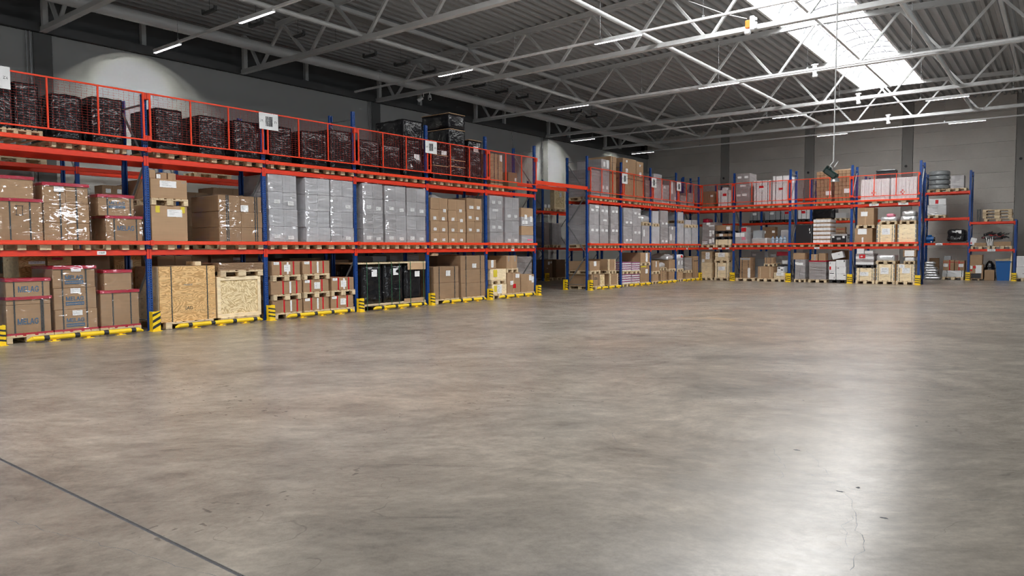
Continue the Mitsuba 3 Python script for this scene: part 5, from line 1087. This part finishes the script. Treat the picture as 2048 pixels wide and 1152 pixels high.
one('plastic_pallet', 'flat black pallet under the black bundle', 'right', 'pallet', [('board', MB().box(0,.86,0,.8,.03,.066), 'm_darkgrey'), ('skid', MB().box(0,.1,0,.8,0,.029), 'm_darkgrey'), ('skid', MB().box(.76,.86,0,.8,0,.029), 'm_darkgrey')], 10.577, .05, 1.882)
ctx(ROWC, 'G', 'floor under rear wall rack', False)
a = 9.612, 10.331, 0.020, 0.916
BAGN = 'lowest second third fourth fifth sixth topmost'.split()
for i in range(7):
    h_ = (a[3] - a[2]) / 7; q_ = .055 * i * (a[1] - a[0])
    BL(a[0] + .02 * (i % 2), a[1] - q_ - .03 * (i % 3), a[2] + i * h_, a[2] + (i + 1) * h_ - .003, f'silver foil bag, {BAGN[i]} one in its pile', 'left', m='m_silver_film', amp=.012, freq=6, bulge=.06, n=.03, dep=.8 - .06 * i, pal=False, name='foil_bag', cat='bag', group='silver foil bags')
S(9.717, 10.174, 0.010, 1.100, 'brown carton behind the foil bags', 'left rear', tone=.3, dep=.15, fy=.84, pal=False, cat='carton')
S(10.436, 11.362, 0.148, 0.476, 'white filmed parcel with dark straps', 'lower right', m='m_silver_film', straps=(.22,.92), dep=.8, cat='wrapped load')
S(10.458, 10.940, 0.479, 1.009, 'brown carton with red crossed tape and label', 'upper middle', tone=.45, dep=.6, pal=False, vtape=(.6,), hstraps=(.8,), scol='m_redtape', stickers=[(.25,.5,.2,.16)], cat='carton')
S(10.962, 11.393, 0.479, 0.985, 'brown carton with red crossed tape', 'upper right', tone=.43, dep=.6, pal=False, vtape=(.45,), hstraps=(.8,), scol='m_redtape', stickers=[(.65,.5,.2,.16)], cat='carton')
S(10.472, 10.779, 0.988, 1.212, 'small grey box on the taped carton', 'topmost', m='m_greyplastic', dep=.3, fy=.1, pal=False, cat='box')
ctx(ROWC, 2.93, 'upper right wall rack shelf', False)
for i in range(4):
    pallet(ROWC, 12.689 + (.06 if i == 0 else 0), 2.923 + .147*i, f'empty wooden pallet, {["lowest","second","third","topmost"][i]} of the stack on the wall rack', 1.2, .8, .06, .5 + .12*(i % 2), True, rot=[0,.02,-.015,.01][i])
one('steel_post', 'pair of dark steel posts standing beside the pallets', '', 'post', [('post', MB().box(0,.06,0,.06,.008,.62,.004), 'm_dark_steel'), ('post', MB().box(.1,.16,0,.06,.008,.62,.004), 'm_dark_steel'), ('foot', MB().box(-.02,.18,-.03,.09,0,.008), 'm_dark_steel')], 11.840, .2, 2.925)
ctx(ROWC, 1.56, 'lower right wall rack shelf', False)
r_ = random.Random(5)
q = MB()
for i in range(26):
    a = np.array([r_.uniform(.0,1.0), r_.uniform(.1,.6), r_.uniform(.35,.62)]); b = a + [r_.uniform(-.35,.35), r_.uniform(-.1,.1), r_.uniform(-.15,.1)]; b[2] = max(b[2], .3); q.tube(a, b, r_.uniform(.02,.055), 7)
q2 = MB()
for i in range(7):
    a = np.array([r_.uniform(.1,.9), .05, r_.uniform(.42,.6)]); q2.tube(a, a + [r_.uniform(-.25,.25), .0, r_.uniform(-.08,.08)], .013, 6)
q3 = MB()
for i in range(4): q3.tube((.3+.05*i,.08,.02), (.2+.09*i,.1,.45), .022, 7)
one('folded_frames', 'tangled heap of black folded frames with red cords', '', 'frame heap', [('frames', q, 'm_black'), ('cords', q2, 'm_redtape'), ('white_legs', q3, 'm_white'), ('cover', (grid_box(.55,.4,.14,.05,3,.02,5,.04,'flrbt')[0] + [.25, .1, .34], grid_box(.55,.4,.14,.05,3,.02,5,.04,'flrbt')[1]), 'm_black')], 12.047, .1, 1.71)
S(11.773, 12.275, 1.710, 1.873, 'flat brown carton under the black frames', 'left', tone=.5, dep=.3, fy=.0, pal=False, cat='carton')
S(12.584, 13.294, 1.710, 1.924, 'brown carton with open flap', 'right', tone=.46, dep=.3, fy=.02, pal=False, cat='carton')
one('leaning_placard', 'small white panel with red print, leaning left', '', 'panel', [('panel', MB().box(0,.26,0,.02,0,.36,.003,R=[[.97,0,.22],[0,1,0],[-.22,0,.97]]), 'm_whitebox'), ('print', MB().box(.03,.1,-.003,0,.05,.13,R=[[.97,0,.22],[0,1,0],[-.22,0,.97]]), 'm_redtape')], 11.566, .02, 1.79)
for i, u in enumerate((1956, 2000)): pallet(ROWC, (12.029, 12.935)[i], 1.562, f'wooden pallet on the lower right wall rack shelf, {["left","right"][i]} one', .8, 1.0, .02, .6)
ctx(ROWC, 'G', 'floor, far right bay', False)
S(11.572, 12.183, 0.060, 0.789, 'brown carton with hazard labels and screen picture', 'lower left', tone=.45, dep=.7, pal=False, stickers=[(.12,.8,.09,.16),(.36,.82,.12,.12,'m_redtape'),(.12,.6,.08,.08,'m_redtape'),(.66,.68,.26,.4),(.55,.22,.34,.24,'m_ink'),(.2,.22,.09,.24,'m_ink')], cat='carton')
one('pallet_skids', 'low wooden skids under the labelled carton', '', 'pallet', [('skid', MB().box(a,a+.08,0,.7,0,.055), 'm_wood', .4) for a in (0,.31,.62)], 11.644, 0, 0)
k0 = 11.572, 12.183, 0.060, 0.789
S(11.504, 12.137, 0.792, 1.276, 'plain brown carton', 'upper left', tone=.48, dep=.6, pal=False, cat='carton')
S(12.238, 12.652, 0.005, 0.521, 'flat plain brown carton', 'middle', tone=.46, dep=.5, pal=False, cat='carton')
BL(12.173, 12.634, 0.005, 0.950, 'black rubbish bag', 'middle rear', name='rubbish_bag', m='m_black_film', amp=.05, bulge=.15, dep=.4, fy=.55, pinch=.35, pal=False, cat='bag')
v_, f_ = grid_box(.62,.62,.93,.1,2,.0,3,.0,'flrbt'); v_[:, 0] = .31 + (v_[:, 0]-.31)*(.80+.2*v_[:, 2]/.93); v_[:, 1] = .31 + (v_[:, 1]-.31)*(.80+.2*v_[:, 2]/.93)
one('waste_bin', 'blue plastic waste bin', 'right', 'bin', [('body', (v_, f_), 'm_bluebin'), ('rim', MB().box(-.02,.64,-.02,.0,.90,.95,.01).box(-.02,.64,.62,.64,.90,.95,.01).box(-.02,0,.001,.619,.90,.95,.01).box(.62,.64,.001,.619,.90,.95,.01), 'm_bluebin')], 12.688, .1, 0.005)
q = MB(); 
for i in range(9): q.bar((r_.uniform(-.05,.2), r_.uniform(.1,.6), .965+.03*(i//3)), (r_.uniform(.45,.72), r_.uniform(.1,.6), .975+.03*(i//3)+r_.uniform(0,.05)), .05, .022)
one('scrap_wood', 'scrap wood boards piled on the blue bin', 'right', 'scrap wood', [('boards', q, 'm_wood', .8)], 12.688, .1, 0.012)
ctx(ROWC, 'G', 'floor beside the wall rack', False)
S(13.529, 14.042, 0.148, 0.695, 'white carton with handwritten mark', 'lower', m='m_whitebox', dep=.7, stickers=[(.65,.45,.02,.24,'m_ink'),(.62,.4,.14,.02,'m_ink')], cat='carton')
S(13.535, 14.028, 0.698, 1.214, 'plain white carton', 'upper', m='m_whitebox', dep=.7, pal=False, cat='carton')
one('leaning_board', 'pale board leaning on the end post', '', 'board', [('board', MB().bar((0,-.1,0.01),(.02,.22,1.35),.05,.018), 'm_wood', .8)], 13.3, .0, 0)
one('leaning_bar', 'thin grey bar leaning on the rear wall', '', 'bar', [('bar', MB().bar((0,0.55,0.01),(.5,2.3,1.9),.03,.02), 'm_zinc')], 13.66, .4, 0)
# rear wall rack shelf seen under the upper beams of the back rack
ctx(ROWC, 3.16, 'rear wall rack between beams', False)
for i, (a, b, c, d, d_,p_) in enumerate([(0.489, 1.287, 3.306, 3.834, 'grey strapped box with dark plate', 'left'), (1.389, 2.224, 3.306, 3.844, 'grey strapped box with white sticker', 'middle'), (2.294, 2.996, 3.306, 3.855, 'grey strapped box with red mark', 'right'), (3.245, 3.968, 3.306, 3.861, 'white strapped box with red mark', 'far right')]):
    S(a, b, c, d, d_, p_, m='m_whitebox' if i == 3 else 'm_greybox', dep=.9, straps=(.3,.72), stickers=[(.45,.7,.22,.14,'m_paper' if i < 2 else 'm_redtape')], cat='box', name='strapped_box', pm='m_black')
BL(4.035, 5.200, 3.306, 3.849, 'black wrapped long load', 'right end', dep=.9, amp=.03, bulge=.06)
S(5.241, 5.795, 3.306, 3.594, 'flat white foil parcel', 'right end', m='m_silver_film', dep=.8, cat='wrapped load')
S(6.299, 6.550, 3.306, 3.833, 'white box half hidden by the brown carton', '', m='m_whitebox', dep=.8, cat='box')
# rack against the left wall, seen through the passage
ctx(ROWW, 'G', 'left wall rack, in dark passage', False)
S(30.430, 31.743, 0.148, 1.133, 'dark brown carton with pale stickers', 'left floor', tone=.12, stickers=[(.55,.8,.18,.16),(.85,.84,.1,.1),(.35,.52,.1,.02)], cat='carton')
S(32.101, 32.982, 0.148, 1.111, 'dark brown carton', 'right floor', tone=.12, cat='carton')
ctx(ROWW, 1.76, 'left wall rack, in dark passage', False)
S(30.445, 31.450, 1.906, 3.102, 'dark filmed load with crumpled film', 'left middle', m='m_filmed', tone=.1, cat='wrapped load')
S(31.731, 32.596, 1.906, 3.080, 'pale upright filmed packs', 'right middle', cols=4, m='m_filmed', tone=.6)
ctx(ROWW, 3.70, 'left wall rack, in dark passage', False)
S(30.593, 31.555, 3.846, 4.936, 'grey wrapped cabinet with pale foot blocks', 'upper left', m='m_grey_film', cat='cabinet', stickers=[(.12,.08,.2,.16),(.88,.08,.2,.16)])
CR(31.955, 32.998, 3.846, 4.932, 'wooden crate with white label', 'upper right', 'osb', batten=.09, stickers=[(.55,.7,.18,.24)])
ctx(ROWW, 4.03, 'left wall rack, behind nearest bays', False)
pallet(ROWW, 12.6, 4.03, 'empty wooden pallet on the left wall rack, behind the second bay', 1.2, .8, .05, .6)
pallet(ROWW, 7.2, 4.03, 'empty wooden pallet on the left wall rack, behind the nearest bay', 1.2, .8, .05, .6)

# dim goods filling the rack against the left wall (only glimpsed in the gaps of the long row)
ctx(ROWW, 'G', 'left wall rack', False)
BN = 'first second third fourth fifth sixth seventh eighth ninth tenth'.split()
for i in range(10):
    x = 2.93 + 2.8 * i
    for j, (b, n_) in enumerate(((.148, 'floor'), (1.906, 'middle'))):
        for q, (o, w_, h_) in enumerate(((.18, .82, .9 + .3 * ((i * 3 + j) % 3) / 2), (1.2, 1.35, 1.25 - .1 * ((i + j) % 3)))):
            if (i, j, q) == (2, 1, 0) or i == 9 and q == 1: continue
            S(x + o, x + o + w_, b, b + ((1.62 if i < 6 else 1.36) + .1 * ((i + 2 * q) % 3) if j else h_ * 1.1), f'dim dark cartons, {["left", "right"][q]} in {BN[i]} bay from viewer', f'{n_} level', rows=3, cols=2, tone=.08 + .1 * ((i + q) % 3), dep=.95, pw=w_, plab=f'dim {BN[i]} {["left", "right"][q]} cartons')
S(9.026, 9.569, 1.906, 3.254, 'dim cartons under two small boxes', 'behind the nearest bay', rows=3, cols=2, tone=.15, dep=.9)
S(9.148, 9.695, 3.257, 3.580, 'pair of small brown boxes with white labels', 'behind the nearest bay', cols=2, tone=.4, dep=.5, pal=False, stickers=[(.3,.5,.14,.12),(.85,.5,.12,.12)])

# ------------------------------------------------------------------ small fittings under the roof
def fit(name, label, cat, pieces, group=None):
    t = thing(name, label, cat, group)
    for p in pieces: part(t, p[0], p[1], p[2], smooth=p[3] if len(p) > 3 else False)
    return t
for i, s in enumerate((-1, 1)):
    x = -4.75 + s * .17; y = 20.68
    fit('security_camera', f'white camera under the third truss, {["left", "right"][i]} of a pair', 'camera', [
        ('bracket', MB().tube((x, y, 7.875), (x, y, 7.72), .018, 8), 'm_white'),
        ('housing', MB().tube((x + s * .02, y - .03, 7.70), (x + s * .16, y - .16, 7.56), .07, 12), 'm_white', 40), ('lens', MB().tube((x + s * .161, y - .161, 7.559), (x + s * .17, y - .168, 7.552), .05, 12), 'm_ink')])
for i, (x, y) in enumerate(((8.2, 26.84), (8.32, 33.02), (8.36, 39.24))):
    fit('sensor_unit', f'small white sensor box clipped on the {["fourth", "fifth", "sixth"][i]} truss below the skylight', 'sensor', [
        ('clip', MB().box(x - .07, x + .07, y - .03, y + .045, 7.8, 8.14, .01), 'm_white'), ('head', MB().lathe([[0, 0], [.085, 0], [.1, .05], [.085, .1], [0, .1]], 14, (x + .02, y - .0, 7.68)), 'm_white', 40), ('cap', MB().tube((x - .1, y - .02, 8.1), (x + .12, y - .02, 8.1), .03, 8), 'm_white')])
x, y = 8.1, 20.58
fit('junction_unit', 'white and orange control box on the third truss near the skylight', 'control box', [
    ('box', MB().box(x - .13, x - .0, y - .06, y + .05, 7.93, 8.14, .012), 'm_orange'), ('housing', MB().box(x + .0, x + .13, y - .07, y + .05, 7.84, 8.24, .02), 'm_white'), ('drum', MB().lathe([[0, 0], [.08, 0], [.1, .05], [.08, .12], [0, .12]], 14, (x - .07, y, 7.76)), 'm_white', 40),
    ('fin', MB().box(x + .13, x + .19, y - .05, y + .04, 8.12, 8.18).box(x + .13, x + .19, y - .05, y + .04, 8.0, 8.06).box(x + .13, x + .19, y - .05, y + .04, 7.88, 7.94), 'm_white'), ('cable', MB().path([(x - .1, y, 8.2), (x - .8, y + .1, 8.5), (x - 1.9, y + .1, 9.1)], .014, 5), 'm_white')])
# floodlight hanging on its cable in the middle of the hall
x, y, z = 11.23, 17.0, 3.3
c_, s_ = math.cos(math.radians(38)), math.sin(math.radians(38)); RH = np.array([[c_, 0, s_], [0, 1, 0], [-s_, 0, c_]])
fit('hanging_floodlight', 'dark green floodlight hanging on a long cable before the back rack', 'lamp', [
    ('cable', MB().tube((x + .02, y, z + .28), (x + .06, y, deck_z(x)), .014, 6), 'm_steel'),
    ('hook', MB().path([(x + .02, y, z + .28), (x - .05, y, z + .2), (x, y, z + .12)], .012, 6).path([(x + .12, y, z + .28), (x + .04, y, z + .16)], .012, 6), 'm_steel'),
    ('housing', MB().box(-.16, .14, -.1, .1, -.05, .09, .03, RH, (x - .03, y, z)), 'm_lamp_green'), ('reflector', MB().lathe([[.02, .0], [.07, -.03], [.1, -.1], [.095, -.1], [.06, -.03], [0, -.01]], 16, (x + .06, y, z - .06)), 'm_alu', 40),
    ('fin', MB().box(-.17, -.15, -.09, .09, -.04, .12, 0, RH, (x - .03, y, z)).box(-.1, -.08, -.09, .09, .08, .13, 0, RH, (x - .03, y, z)), 'm_lamp_green')])
# antenna wire on a rear upright
fit('aerial_wire', 'thin black wire with a curled tip above the rear upright of the left rack', 'wire', [('wire', MB().path([(-DEP + .02, 21.364, ZP + .005), (-DEP + .0, 21.364, ZP + .3), (-DEP - .03, 21.364, ZP + .62), (-DEP + .05, 21.38, ZP + .68), (-DEP + .12, 21.38, ZP + .66)], .008, 5), 'm_black')])
